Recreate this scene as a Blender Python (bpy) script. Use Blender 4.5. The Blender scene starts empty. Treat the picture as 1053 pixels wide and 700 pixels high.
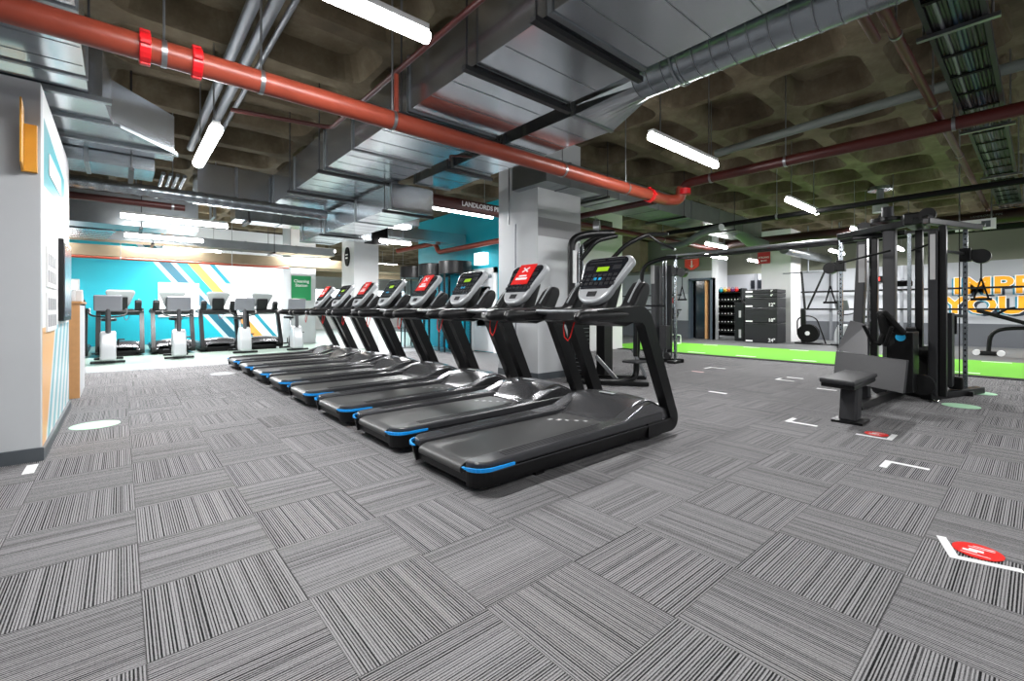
import bpy, bmesh, math, random
from mathutils import Vector, Matrix
random.seed(7)
S = bpy.context.scene
C = bpy.data.collections.new('gym'); S.collection.children.link(C)
PI = math.pi

# ------------------------------------------------------------------ materials
MATS = {}
def srgb(c):
    return tuple((v/12.92 if v <= .04045 else ((v+.055)/1.055)**2.4) for v in c)
def mat(name, col, rough=.5, metal=0, noise=0, nscale=20, bump=0, emit=None, estr=0, spec=.5, trans=0, alpha=1, aniso=0):
    if name in MATS: return MATS[name]
    m = bpy.data.materials.new(name); m.use_nodes = True
    nt = m.node_tree; b = nt.nodes['Principled BSDF']
    c = srgb(col)
    b.inputs['Base Color'].default_value = (*c, 1)
    b.inputs['Roughness'].default_value = rough
    b.inputs['Metallic'].default_value = metal
    b.inputs['Specular IOR Level'].default_value = spec
    if trans: b.inputs['Transmission Weight'].default_value = trans
    if emit:
        b.inputs['Emission Color'].default_value = (*srgb(emit), 1); b.inputs['Emission Strength'].default_value = estr
    tc = nt.nodes.new('ShaderNodeTexCoord')
    n = nt.nodes.new('ShaderNodeTexNoise'); n.inputs['Scale'].default_value = nscale; n.inputs['Detail'].default_value = 4
    nt.links.new(tc.outputs['Object'], n.inputs['Vector'])
    if noise:
        r = nt.nodes.new('ShaderNodeMapRange'); r.inputs[1].default_value = .25; r.inputs[2].default_value = .75
        r.inputs[3].default_value = 1-noise; r.inputs[4].default_value = 1+noise
        nt.links.new(n.outputs['Fac'], r.inputs[0])
        v = nt.nodes.new('ShaderNodeVectorMath'); v.operation = 'SCALE'; v.inputs[0].default_value = c
        nt.links.new(r.outputs[0], v.inputs['Scale']); nt.links.new(v.outputs[0], b.inputs['Base Color'])
    if bump:
        bp = nt.nodes.new('ShaderNodeBump'); bp.inputs['Strength'].default_value = bump; bp.inputs['Distance'].default_value = .01
        nt.links.new(n.outputs['Fac'], bp.inputs['Height']); nt.links.new(bp.outputs[0], b.inputs['Normal'])
    MATS[name] = m
    return m

M = dict(
 black=mat('black_powder_coat', (.055,.055,.06), .34, 0, .08, 30, spec=.3),
 plastic=mat('black_plastic', (.085,.085,.09), .38, 0, .05, 40, spec=.35),
 rail=mat('charcoal_foot_rail', (.22,.22,.23), .30, 0, .05, 30),
 belt=mat('running_belt', (.25,.25,.25), .40, 0, .1, 200),
 rubber=mat('black_rubber', (.06,.06,.06), .75, spec=.2),
 hood=mat('graphite_hood', (.46,.46,.47), .24, .8),
 silver=mat('silver_plastic', (.70,.71,.72), .3, .2),
 grey=mat('grey_panel', (.16,.16,.17), .5, 0, .06, 30, spec=.3),
 shroud=mat('grey_shroud', (.24,.24,.25), .45, .1, .05, 10),
 chrome=mat('chrome', (.82,.83,.84), .18, 1),
 steel=mat('brushed_steel', (.6,.61,.62), .35, .9),
 blue=mat('blue_accent', (.08,.60,.92), .35),
 lime=mat('lime_display', (.55,.70,.10), .4, emit=(.6,.8,.1), estr=.25),
 face=mat('console_face', (.10,.11,.13), .25),
 red=mat('signal_red', (.90,.12,.10), .4),
 redpipe=mat('red_oxide_pipe', (.56,.24,.17), .36, 0, .12, 6),
 darkred=mat('dark_red_pipe', (.29,.10,.085), .42, 0, .12, 6),
 clamp=mat('bright_red_clamp', (.85,.10,.13), .35),
 galv=mat('galvanised_duct', (.78,.80,.82), .20, .95, .06, 3, .05),
 galvd=mat('galvanised_duct_dull', (.58,.60,.61), .33, .85, .10, 4, .05),
 galvs=mat('spiral_duct_metal', (.62,.65,.67), .26, .85, .12, 5),
 conduit=mat('grey_conduit', (.50,.51,.53), .45, .5),
 strut=mat('dark_strut', (.20,.20,.21), .5, .4),
 white=mat('white_paint', (.86,.86,.86), .6, 0, .02, 3),
 wgrey=mat('pale_grey_paint', (.76,.77,.78), .6, 0, .02, 3),
 grey2=mat('mid_grey_paint', (.58,.58,.59), .6, 0, .03, 3),
 teal=mat('teal_paint', (.04,.68,.76), .45, 0, .03, 3),
 wood=mat('pale_wood', (.78,.58,.38), .45, 0, .08, 12),
 yellow=mat('amber_panel', (.88,.62,.14), .45, 0, .04, 10),
 base=mat('skirting_grey', (.30,.32,.34), .45),
 turf=mat('green_turf', (.42,.74,.14), .85, 0, .10, 300),
 rubberfloor=mat('rubber_flooring', (.36,.37,.37), .6, 0, .15, 60),
 vinyl=mat('sage_vinyl', (.56,.63,.59), .30, 0, .05, 5),
 vinylw=mat('light_vinyl', (.80,.80,.81), .18, 0, .04, 5),
 tape=mat('white_floor_tape', (.93,.93,.93), .5),
 greensign=mat('green_sign', (.03,.58,.33), .5),
 mint=mat('mint_floor_disc', (.68,.86,.72), .5),
 letter=mat('white_lettering', (.95,.95,.95), .5),
 orange=mat('orange_mural', (.98,.66,.10), .6),
 navy=mat('teal_shadow_mural', (.20,.50,.60), .6),
 navyd=mat('dark_shadow_mural', (.10,.14,.20), .6),
 redsign=mat('red_sign_board', (.90,.26,.16), .5),
 redsign2=mat('crimson_banner', (.78,.08,.10), .5),
 doorgrey=mat('slate_door_frame', (.27,.31,.35), .5),
 beamc=mat('concrete_beam', (.50,.45,.36), .8, 0, .12, 4),
 light=mat('lamp_diffuser', (1,1,1), .5, emit=(1,1,1), estr=26),
 window=mat('daylit_window', (1,1,1), .5, emit=(.93,.97,1), estr=2.6),
 screen=mat('dark_screen', (.30,.31,.36), .2),
 label=mat('pale_label', (.72,.72,.72), .5),
 flex=mat('sage_flexible_duct', (.42,.45,.43), .6, 0),
 bluep=mat('cyan_paint', (.15,.65,.85), .4),
 greenp=mat('emerald_ball', (.05,.45,.40), .5),
 yell=mat('gold_ball', (.85,.72,.2), .5),
 purple=mat('purple_ball', (.40,.15,.40), .5),
 orangeb=mat('orange_ball', (.85,.4,.15), .5),
 darkwin=mat('dark_glass', (.12,.13,.15), .1),
)
g = bpy.data.materials.new('clear_glass'); g.use_nodes = True
b = g.node_tree.nodes['Principled BSDF']; b.inputs['Transmission Weight'].default_value = 1; b.inputs['Roughness'].default_value = .02
b.inputs['IOR'].default_value = 1.05; b.inputs['Base Color'].default_value = (.8,.95,1,1); M['glass'] = g

# node helpers
class NT:
    def __init__(s, name, rough=.6):
        s.m = bpy.data.materials.new(name); s.m.use_nodes = True; s.t = s.m.node_tree
        s.b = s.t.nodes['Principled BSDF']; s.b.inputs['Roughness'].default_value = rough
        s.tc = s.t.nodes.new('ShaderNodeTexCoord')
    def math(s, op, a, b=None, c=None):
        n = s.t.nodes.new('ShaderNodeMath'); n.operation = op
        for i, v in enumerate((a, b, c)):
            if v is None: continue
            if isinstance(v, (int, float)): n.inputs[i].default_value = v
            else: s.t.links.new(v, n.inputs[i])
        return n.outputs[0]
    def xyz(s, out='Object'):
        n = s.t.nodes.new('ShaderNodeSeparateXYZ'); s.t.links.new(s.tc.outputs[out], n.inputs[0]); return n.outputs
    def comb(s, x, y, z):
        n = s.t.nodes.new('ShaderNodeCombineXYZ')
        for i, v in enumerate((x, y, z)):
            if isinstance(v, (int, float)): n.inputs[i].default_value = v
            else: s.t.links.new(v, n.inputs[i])
        return n.outputs[0]
    def noise(s, vec, scale, detail=2, rough=.5):
        n = s.t.nodes.new('ShaderNodeTexNoise'); n.inputs['Scale'].default_value = scale; n.inputs['Detail'].default_value = detail
        n.inputs['Roughness'].default_value = rough
        s.t.links.new(vec, n.inputs['Vector']); return n.outputs['Fac']
    def white(s, vec):
        n = s.t.nodes.new('ShaderNodeTexWhiteNoise'); n.noise_dimensions = '3D'; s.t.links.new(vec, n.inputs['Vector']); return n.outputs['Value']
    def ramp(s, fac, stops, const=False):
        n = s.t.nodes.new('ShaderNodeValToRGB'); r = n.color_ramp
        r.interpolation = 'CONSTANT' if const else 'LINEAR'
        while len(r.elements) < len(stops): r.elements.new(.5)
        for e, (p, c) in zip(r.elements, stops):
            e.position = p
        for e, (p, c) in zip(r.elements, stops):
            e.color = (*srgb(c), 1)
        s.t.links.new(fac, n.inputs[0]); return n.outputs[0]
    def mix(s, f, a, b):
        n = s.t.nodes.new('ShaderNodeMix'); n.data_type = 'RGBA'
        for i, v in ((0, f), (6, a), (7, b)):
            if isinstance(v, (int, float)): n.inputs[i].default_value = v
            elif isinstance(v, tuple): n.inputs[i].default_value = (*srgb(v), 1)
            else: s.t.links.new(v, n.inputs[i])
        return n.outputs[2]
    def out(s, col): s.t.links.new(col, s.b.inputs['Base Color']); return s.m

def carpet():
    k = NT('striped_carpet_tiles', .95); k.b.inputs['Specular IOR Level'].default_value = .12
    x, y, z = k.xyz()
    u = k.math('DIVIDE', k.math('SUBTRACT', x, .064), .5); v = k.math('DIVIDE', k.math('SUBTRACT', y, .385), .5)
    iu = k.math('FLOOR', u); iv = k.math('FLOOR', v)
    par = k.math('FLOORED_MODULO', k.math('ADD', iu, iv), 2)      # odd -> stripes run along y
    inv = k.math('SUBTRACT', 1, par)
    a = k.math('ADD', k.math('MULTIPLY', x, par), k.math('MULTIPLY', y, inv))   # across the stripes
    l = k.math('ADD', k.math('MULTIPLY', y, par), k.math('MULTIPLY', x, inv))   # along the stripes
    seed = k.white(k.comb(iu, iv, 3.3))
    wob = k.math('MULTIPLY', k.math('SUBTRACT', k.noise(k.comb(a, l, 0), 60, 2), .5), .0016)
    a2 = k.math('ADD', a, wob)
    per = k.math('SINE', k.math('MULTIPLY', a2, 2*PI/.0118))
    thick = k.noise(k.comb(k.math('MULTIPLY', a, 1), k.math('MULTIPLY', seed, 40), 0), 55, 2)
    uu = k.math('ADD', k.math('DIVIDE', a2, .0104), k.math('MULTIPLY', k.noise(k.comb(a, k.math('MULTIPLY', seed, 40), 0), 30, 1), .9))
    ix = k.math('FLOOR', uu); fr = k.math('ABSOLUTE', k.math('SUBTRACT', k.math('FRACT', uu), .5))
    wa = k.white(k.comb(ix, k.math('MULTIPLY', seed, 91), 1.7)); wb = k.white(k.comb(ix, k.math('MULTIPLY', seed, 57), 8.1))
    hw = k.math('ADD', .13, k.math('MULTIPLY', wa, .17))
    line_ = k.math('ADD', .5, k.math('DIVIDE', k.math('SUBTRACT', hw, fr), .16)); line_.node.use_clamp = True
    patchy = k.noise(k.comb(k.math('MULTIPLY', ix, 5.3), k.math('MULTIPLY', l, 28), seed), 1, 2, .7)
    depth = k.math('MULTIPLY', k.math('ADD', .45, k.math('MULTIPLY', wb, .65)), k.math('ADD', .48, patchy))
    s1 = k.math('SUBTRACT', 1, k.math('MULTIPLY', line_, depth))
    yarn = k.noise(k.comb(k.math('MULTIPLY', a, 380), k.math('MULTIPLY', l, 150), 0), 1, 1)
    s3 = k.math('ADD', s1, k.math('MULTIPLY', k.math('SUBTRACT', yarn, .5), .62))
    col = k.ramp(k.math('MULTIPLY', s3, .8), [(0, (.10,.10,.105)), (.25, (.21,.21,.215)), (.62, (.465,.46,.465)), (1, (.67,.665,.67))])
    # tile seams
    fu = k.math('ABSOLUTE', k.math('SUBTRACT', k.math('FRACT', u), .5)); fv = k.math('ABSOLUTE', k.math('SUBTRACT', k.math('FRACT', v), .5))
    seam = k.math('GREATER_THAN', k.math('MAXIMUM', fu, fv), .4945)
    col = k.mix(k.math('MULTIPLY', seam, .45), col, (.22,.22,.22))
    bp = k.t.nodes.new('ShaderNodeBump'); bp.inputs['Strength'].default_value = .35; bp.inputs['Distance'].default_value = .004
    k.t.links.new(s3, bp.inputs['Height']); k.t.links.new(bp.outputs[0], k.b.inputs['Normal'])
    return k.out(col)
M['carpet'] = carpet()

def concrete():
    k = NT('coffered_concrete', .9); k.b.inputs['Specular IOR Level'].default_value = .2
    n = k.noise(k.tc.outputs['Object'], 1.6, 6, .65); n2 = k.noise(k.tc.outputs['Object'], 25, 4)
    c = k.ramp(n, [(.28, (.30,.265,.21)), (.5, (.42,.38,.31)), (.72, (.54,.50,.42))])
    c = k.mix(k.math('MULTIPLY', n2, .35), c, (.25,.20,.14))
    bp = k.t.nodes.new('ShaderNodeBump'); bp.inputs['Strength'].default_value = .4; k.t.links.new(n2, bp.inputs['Height']); k.t.links.new(bp.outputs[0], k.b.inputs['Normal'])
    return k.out(c)
M['concrete'] = concrete()

WH=(.87,.88,.89); PL=(.72,.80,.85); TE=(.06,.52,.60); DT=(.08,.36,.44); OR=(.93,.62,.28)
def mural():
    k = NT('striped_mural_paint', .5)
    x, y, z = k.xyz()
    s = k.math('ADD', x, k.math('MULTIPLY', k.math('SUBTRACT', z, 2.69), .78))   # 0.69 .. 2.4 along the top edge
    f = k.math('DIVIDE', k.math('ADD', s, 12), 40)
    P = lambda v: (v+12)/40
    c = k.ramp(f, [(0, (.04,.68,.76)), (P(.69), PL), (P(.85), DT), (P(1.15), PL), (P(1.36), TE), (P(1.6), WH), (P(1.75), OR), (P(1.92), WH), (P(2.24), TE), (P(2.4), WH)], True)
    return k.out(c)
M['mural'] = mural()
def leftwall():
    k = NT('graphic_partition_paint', .35)
    x, y, z = k.xyz()
    # teal wedge at the top (between two slanting edges)
    up = k.math('LESS_THAN', z, k.math('SUBTRACT', 2.66, k.math('MULTIPLY', k.math('SUBTRACT', y, 5.1), .07)))
    lo = k.math('GREATER_THAN', z, k.math('SUBTRACT', 2.12, k.math('MULTIPLY', k.math('SUBTRACT', y, 5.1), -.05)))
    yr = k.math('MULTIPLY', k.math('GREATER_THAN', y, 5.13), k.math('LESS_THAN', y, 6.85))
    wedge = k.math('MULTIPLY', k.math('MULTIPLY', up, lo), yr)
    c = k.mix(wedge, (.90,.90,.90), (.25,.62,.66))
    # stripes at the bottom
    s = k.math('SUBTRACT', y, k.math('MULTIPLY', z, .75))
    st = k.math('MULTIPLY', k.math('LESS_THAN', k.math('FRACT', k.math('DIVIDE', s, .38)), .45), k.math('LESS_THAN', z, 1.0))
    st = k.math('MULTIPLY', st, k.math('GREATER_THAN', s, 5.3))
    c = k.mix(st, c, (.42,.70,.76))
    org = k.math('MULTIPLY', k.math('LESS_THAN', s, 5.22), k.math('MULTIPLY', k.math('LESS_THAN', z, 1.0), k.math('GREATER_THAN', y, 5.05)))
    c = k.mix(org, c, (.93,.70,.42))
    return k.out(c)
M['leftwall'] = leftwall()
def wallband():
    k = NT('banded_wall_paint', .6)
    x, y, z = k.xyz()
    c = k.ramp(k.math('DIVIDE', z, 4), [(0, (.34,.35,.37)), (.69/4, (.70,.71,.73)), (1.75/4, (.60,.61,.63)), (2.62/4, (.40,.41,.36))], True)
    return k.out(c)
M['band'] = wallband()

# ------------------------------------------------------------------ mesh builder
class MB:
    def __init__(s): s.bm = bmesh.new()
    def quadmesh(s, vs, fs):
        v = [s.bm.verts.new(p) for p in vs]
        for f in fs:
            try: s.bm.faces.new([v[i] for i in f])
            except ValueError: pass
        return s
    def box(s, x0, x1, y0, y1, z0, z1):
        vs = [(x,y,z) for z in (z0,z1) for y in (y0,y1) for x in (x0,x1)]
        return s.quadmesh(vs, [(0,2,3,1),(4,5,7,6),(0,1,5,4),(2,6,7,3),(0,4,6,2),(1,3,7,5)])
    def hexa(s, p):   # 8 points: bottom ring 4, top ring 4
        return s.quadmesh(p, [(3,2,1,0),(4,5,6,7),(0,1,5,4),(1,2,6,5),(2,3,7,6),(3,0,4,7)])
    def tube(s, pts, r, n=10, cap=True):
        pts = [Vector(p) for p in pts]; rr = r if isinstance(r, (list, tuple)) else [r]*len(pts)
        rings = []; nrm = None
        for i, p in enumerate(pts):
            t = (pts[min(i+1, len(pts)-1)] - pts[max(i-1, 0)]).normalized()
            if nrm is None:
                nrm = t.cross(Vector((0,0,1)))
                if nrm.length < .1: nrm = t.cross(Vector((1,0,0)))
            nrm = (nrm - t*nrm.dot(t)).normalized(); bn = t.cross(nrm)
            rings.append([s.bm.verts.new(p + (nrm*math.cos(a)+bn*math.sin(a))*rr[i]) for a in [2*PI*j/n for j in range(n)]])
        for a, b in zip(rings, rings[1:]):
            for j in range(n): s.bm.faces.new((a[j], a[(j+1)%n], b[(j+1)%n], b[j]))
        if cap: s.bm.faces.new(rings[0][::-1]); s.bm.faces.new(rings[-1])
        return s
    def bar(s, p0, p1, w, h, up=(0,0,1)):
        p0 = Vector(p0); p1 = Vector(p1); t = (p1-p0).normalized(); u = Vector(up)
        sd = t.cross(u)
        if sd.length < .05: sd = t.cross(Vector((1,0,0)))
        sd.normalize(); u = sd.cross(t)
        q = []
        for p in (p0, p1):
            for a, b in ((-1,-1),(1,-1),(1,1),(-1,1)): q.append(tuple(p + sd*(a*w/2) + u*(b*h/2)))
        return s.hexa(q)
    def prism(s, poly, axis, a, b):
        """polygon in the plane normal to axis ('x': (y,z), 'y': (x,z), 'z': (x,y)) extruded a..b"""
        def P(q, t): return {'x': (t,q[0],q[1]), 'y': (q[0],t,q[1]), 'z': (q[0],q[1],t)}[axis]
        n = len(poly); v0 = [s.bm.verts.new(P(q,a)) for q in poly]; v1 = [s.bm.verts.new(P(q,b)) for q in poly]
        s.bm.faces.new(v0); s.bm.faces.new(v1[::-1])
        for i in range(n): s.bm.faces.new((v0[i], v1[i], v1[(i+1)%n], v0[(i+1)%n]))
        return s
    def ribbon(s, path, w, y0, y1):
        """planar strip in xz following path with width w, extruded in y"""
        n = len(path); L, R = [], []
        for i in range(n):
            a = Vector(path[max(i-1,0)]); b_ = Vector(path[min(i+1,n-1)]); t = (b_-a).normalized(); nn = Vector((-t.y, t.x))
            ww = (w[i] if isinstance(w, list) else w)/2
            p = Vector(path[i]); L.append(tuple(p+nn*ww)); R.append(tuple(p-nn*ww))
        vs = [(q[0],y0,q[1]) for q in L]+[(q[0],y0,q[1]) for q in R]+[(q[0],y1,q[1]) for q in L]+[(q[0],y1,q[1]) for q in R]
        fs = []
        for i in range(n-1):
            fs += [(i,i+1,n+i+1,n+i),(2*n+i,3*n+i,3*n+i+1,2*n+i+1),(i,2*n+i,2*n+i+1,i+1),(n+i,n+i+1,3*n+i+1,3*n+i)]
        fs += [(0,n,3*n,2*n),(n-1,3*n-1,4*n-1,2*n-1)]
        return s.quadmesh(vs, fs)
    def cyl(s, c0, c1, r, n=20, r1=None): return s.tube([c0, c1], [r, r if r1 is None else r1], n)
    def disc(s, c, r, h, n=32, rx=None):
        poly = [(c[0]+(rx or r)*math.cos(2*PI*i/n), c[1]+r*math.sin(2*PI*i/n)) for i in range(n)]
        return s.prism(poly, 'z', c[2], c[2]+h)
    def sphere(s, c, r, sc=(1,1,1), seg=12):
        m = Matrix.Translation(c) @ Matrix.Diagonal((sc[0],sc[1],sc[2],1))
        bmesh.ops.create_uvsphere(s.bm, u_segments=seg, v_segments=max(6, seg//2), radius=r, matrix=m); return s
    def mesh(s, me_):
        s.bm.from_mesh(me_); return s
    def xform(s, m): bmesh.ops.transform(s.bm, matrix=m, verts=s.bm.verts); return s
    def build(s, name, m, parent=None, bevel=0, smooth=False, kind=None, local=False, seg=2):
        me = bpy.data.meshes.new(name)
        bmesh.ops.recalc_face_normals(s.bm, faces=s.bm.faces)
        off = Vector((0,0,0))
        if parent is None:
            if kind != 'structure':
                xs = [v.co for v in s.bm.verts]
                off = Vector(((min(v.x for v in xs)+max(v.x for v in xs))/2, (min(v.y for v in xs)+max(v.y for v in xs))/2, min(v.z for v in xs)))
        elif not local:
            r = parent
            while r.parent: r = r.parent
            off = Vector(r.location)
        if off.length: bmesh.ops.translate(s.bm, verts=s.bm.verts, vec=-off)
        if smooth:
            for f in s.bm.faces: f.smooth = True
        s.bm.to_mesh(me); s.bm.free()
        if isinstance(m, str): m = M[m]
        me.materials.append(m)
        o = bpy.data.objects.new(name, me); C.objects.link(o)
        if parent is None: o.location = off
        else: o.parent = parent
        if bevel:
            bv = o.modifiers.new('Bevel', 'BEVEL'); bv.width = bevel; bv.segments = seg; bv.limit_method = 'ANGLE'; bv.angle_limit = math.radians(35)
        if smooth:
            me.set_sharp_from_angle(angle=math.radians(40))
        if kind: o['kind'] = kind
        return o
def tag(o, label, cat, group=None, kind=None):
    o['label'] = label; o['category'] = cat
    if group: o['group'] = group
    if kind: o['kind'] = kind
    return o
def empty(name, loc, label=None, cat=None, group=None, rz=0):
    o = bpy.data.objects.new(name, None); C.objects.link(o); o.location = loc; o.rotation_euler = (0,0,rz); o.empty_display_size = .1
    if label: tag(o, label, cat, group)
    return o
def copy_tree(o, parent=None):
    c = o.copy(); C.objects.link(c)
    if parent: c.parent = parent
    for ch in list(o.children): copy_tree(ch, c)
    return c
def struct(name, mb, m, bevel=0): return mb.build(name, m, kind='structure', bevel=bevel)
def rounded(pts, r, n=5):
    """polyline with rounded inner corners (3D or 2D tuples)"""
    d = len(pts[0]); pts = [Vector((*p, 0)) if d == 2 else Vector(p) for p in pts]; out = [pts[0]]
    for a, b_, c in zip(pts, pts[1:], pts[2:]):
        rr = min(r, (a-b_).length*.49, (c-b_).length*.49); p = b_+(a-b_).normalized()*rr; q = b_+(c-b_).normalized()*rr
        for i in range(n+1):
            t = i/n; out.append(p*(1-t)**2 + b_*2*t*(1-t) + q*t*t)
    out.append(pts[-1])
    return [tuple(p)[:d] for p in out]
def text_mesh(txt, size, depth=.002, bold=0, align='CENTER', spacing=1):
    cu = bpy.data.curves.new('t', 'FONT'); cu.body = txt; cu.size = size; cu.extrude = depth; cu.offset = bold; cu.align_x = align; cu.align_y = 'CENTER'
    cu.space_character = spacing; cu.resolution_u = 3
    o = bpy.data.objects.new('t', cu); C.objects.link(o); bpy.context.view_layer.update()
    me = bpy.data.meshes.new_from_object(o.evaluated_get(bpy.context.evaluated_depsgraph_get()))
    bpy.data.objects.remove(o); bpy.data.curves.remove(cu)
    return me
def facing(loc, d):
    """matrix putting text (xy plane, facing +z) on a wall whose outward direction is d ('-x','-y','z')"""
    if d == '-x': r = Matrix(((0,0,-1,0),(-1,0,0,0),(0,1,0,0),(0,0,0,1)))
    elif d == '+x': r = Matrix(((0,0,1,0),(1,0,0,0),(0,1,0,0),(0,0,0,1)))
    elif d == '-y': r = Matrix(((1,0,0,0),(0,0,-1,0),(0,1,0,0),(0,0,0,1)))
    else: r = Matrix.Identity(4)
    return Matrix.Translation(loc) @ r

# ------------------------------------------------------------------ the room
struct('floor', MB().box(-8,10.95,-6,11.2,-.1,0), 'carpet')
struct('floor_vinyl', MB().box(-8,10.95,12.35,27.2,-.1,0), 'vinyl')
struct('floor_threshold', MB().box(-8,10.95,11.2,12.35,-.1,0), 'vinylw')
struct('floor_rubber', MB().box(11.2,24,-6,27.2,-.1,0), 'rubberfloor')
struct('trim_turf_edge', MB().box(10.95,11.2,-6,27,-.1,.012), 'rubber')
tag(MB().box(11.2,14.45,-6,9,0,.012).build('turf_lane', 'turf'), 'bright green artificial turf running lane across the free weights area', 'turf')
mk = MB()
for i in range(9):
    y = 8.2-i*1.25
    mk.box(11.45,11.55,y,y+.45,.012,.014); mk.box(14.2,14.3,y-.3,y+.15,.012,.014)
tag(mk.build('turf_markings', 'tape'), 'white dashes printed along both edges of the green turf lane', 'marking', kind='stuff')

# waffle ceiling
def waffle():
    bm = MB(); zc = 4.0; dx, dy = 1.25, 1.15; x0, y0 = 6.1-dx*11, 1.24-dy*5
    for i in range(25):
        for j in range(30):
            ax, bx = x0+i*dx, x0+(i+1)*dx; ay, by = y0+j*dy, y0+(j+1)*dy
            if bx > 24.2 or by > 28.6: continue
            cx, cy = (ax+bx)/2, (ay+by)/2
            def ring(hx, hy, r, z):
                out = []
                for sx, sy, a0 in ((1,1,0),(-1,1,PI/2),(-1,-1,PI),(1,-1,1.5*PI)):
                    for k in range(5):
                        a = a0+k*PI/8; out.append((cx+sx*(hx-r)+r*math.cos(a), cy+sy*(hy-r)+r*math.sin(a), z))
                return out
            r1 = ring(dx/2-.045, dy/2-.10, .24, zc); r2 = ring(dx/2-.06, dy/2-.115, .23, zc+.03); r3 = ring(dx/2-.14, dy/2-.195, .20, zc+.30)
            co = [(bx,by,zc),(ax,by,zc),(ax,ay,zc),(bx,ay,zc)]
            vs = [bm.bm.verts.new(p) for p in r1+r2+r3+co]; n = 20
            for q in range(n):
                p = (q+1) % n
                bm.bm.faces.new((vs[q],vs[p],vs[n+p],vs[n+q])); bm.bm.faces.new((vs[n+q],vs[n+p],vs[2*n+p],vs[2*n+q]))
            bm.bm.faces.new(vs[2*n:3*n])
            C4 = vs[3*n:]
            for c in range(4):
                for k in range(4): bm.bm.faces.new((C4[c], vs[c*5+k], vs[c*5+k+1]))
                bm.bm.faces.new((C4[c], vs[c*5+4], vs[((c+1)*5) % n], C4[(c+1) % 4]))
    return bm
o = waffle().build('ceiling', 'concrete', kind='structure')
for f in o.data.polygons: f.use_smooth = False
struct('roof_slab', MB().box(-8,24.5,-6,28.6,4.42,4.6), 'concrete')

struct('wall_back', MB().box(-8,5.6,19,19.2,0,4.0), 'mural')
struct('wall_back_deep', MB().box(5.4,24.4,27,27.2,0,4.0).box(5.4,5.6,19.2,27,0,4.0), 'white')
struct('wall_left', MB().box(-.56,-.46,5.05,7.45,0,2.86), 'leftwall')
struct('wall_left_end', MB().box(-8,-.46,4.95,5.05,0,2.86), 'wgrey')
struct('baseboard_left', MB().box(-8,-.44,4.93,4.95,0,.1).box(-.46,-.44,4.95,7.45,0,.08), 'base')
struct('wall_far_left', MB().box(-8.2,-8,-6,19.2,0,4.0), 'white')
struct('wall_teal', MB().box(7.45,7.65,8.3,13.4,0,4.0), 'teal')
struct('wall_right', MB().box(20,20.2,-6,9,0,4.0), 'band')
struct('wall_door_side', MB().box(17,17.2,9.0,19,0,4.0).box(17,17.2,8.15,9.0,2.3,4.0), 'band')
struct('wall_recess', MB().box(17.2,20.2,8.9,9.1,0,4.0).box(17,17.5,8.12,8.15,0,4), 'wgrey')
struct('column', MB().box(5.1,6.14,5.29,6.29,0,4.0), 'wgrey')
struct('column_band', MB().box(5.101,6.142,5.286,5.3,2.34,2.64), 'grey2')
struct('baseboard_column', MB().box(5.09,6.15,5.28,6.3,0,.11), 'base')
struct('column_middle', MB().box(5.1,5.84,12.9,13.85,0,4.0), 'white')
struct('column_far', MB().box(4.3,5.1,16.3,17.3,0,4.0), 'wgrey')
struct('column_gable', MB().box(9.2,11.2,8.04,8.9,0,4.0), 'white')
struct('column_right', MB().box(17.9,18.9,5.75,6.72,0,4.0), 'white')
struct('beam_deep', MB().box(5.6,16.4,19.4,19.8,2.75,3.1).box(5.6,16.4,22.6,23.0,2.75,3.1), 'beamc')
struct('beam_back', MB().box(-8,24,15.1,15.5,2.47,2.74), 'beamc')
struct('beam_bulkhead', MB().box(16.4,17,10.9,27,2.75,4.0), 'beamc')
# door opening on the door side wall
struct('door_frame', MB().box(16.96,17.24,8.98,9.06,0,2.34).box(16.96,17.24,8.12,8.2,0,2.34).box(16.96,17.24,8.12,9.06,2.27,2.35), 'doorgrey')
struct('door_1', MB().box(17.2,17.24,8.22,8.98,.01,2.27), 'darkwin')
struct('door_edge', MB().box(17.05,17.16,8.36,8.44,.01,2.26), 'wood')
# white door in the teal wall
dr = struct('door_2', MB().box(7.42,7.46,9.35,10.25,.02,2.1), 'wgrey')
MB().box(7.40,7.45,10.25,10.37,0,2.25).box(7.40,7.45,9.23,9.35,0,2.25).box(7.40,7.45,9.23,10.37,2.1,2.25).build('door_frame', 'white', dr)
MB().box(7.38,7.42,9.45,10.1,1.98,2.06).build('door_closer', 'steel', dr)
MB().box(7.405,7.42,9.5,10.1,.7,1.75).build('vision_panel', 'glass', dr)
# daylight windows in the back wall
for wn, (x0, x1, z0, z1) in enumerate([(1.0,2.0,.95,1.98),(2.85,3.5,.95,2.0),(8.2,10.6,.9,2.3),(11.3,14.0,.9,2.3),(-2.2,-1.0,.9,2.0)]):
    yw = 27 if x0 > 8 else 19
    w = MB().box(x0-.06,x1+.06,yw-.05,yw,z0-.06,z0).box(x0-.06,x1+.06,yw-.05,yw,z1,z1+.06).box(x0-.06,x0,yw-.05,yw,z0,z1).box(x1,x1+.06,yw-.05,yw,z0,z1)
    w = struct('window_%d' % (wn+1), w, 'white')
    MB().box(x0,x1,yw-.03,yw-.01,z0,z1).build('pane', 'window', w)

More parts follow.
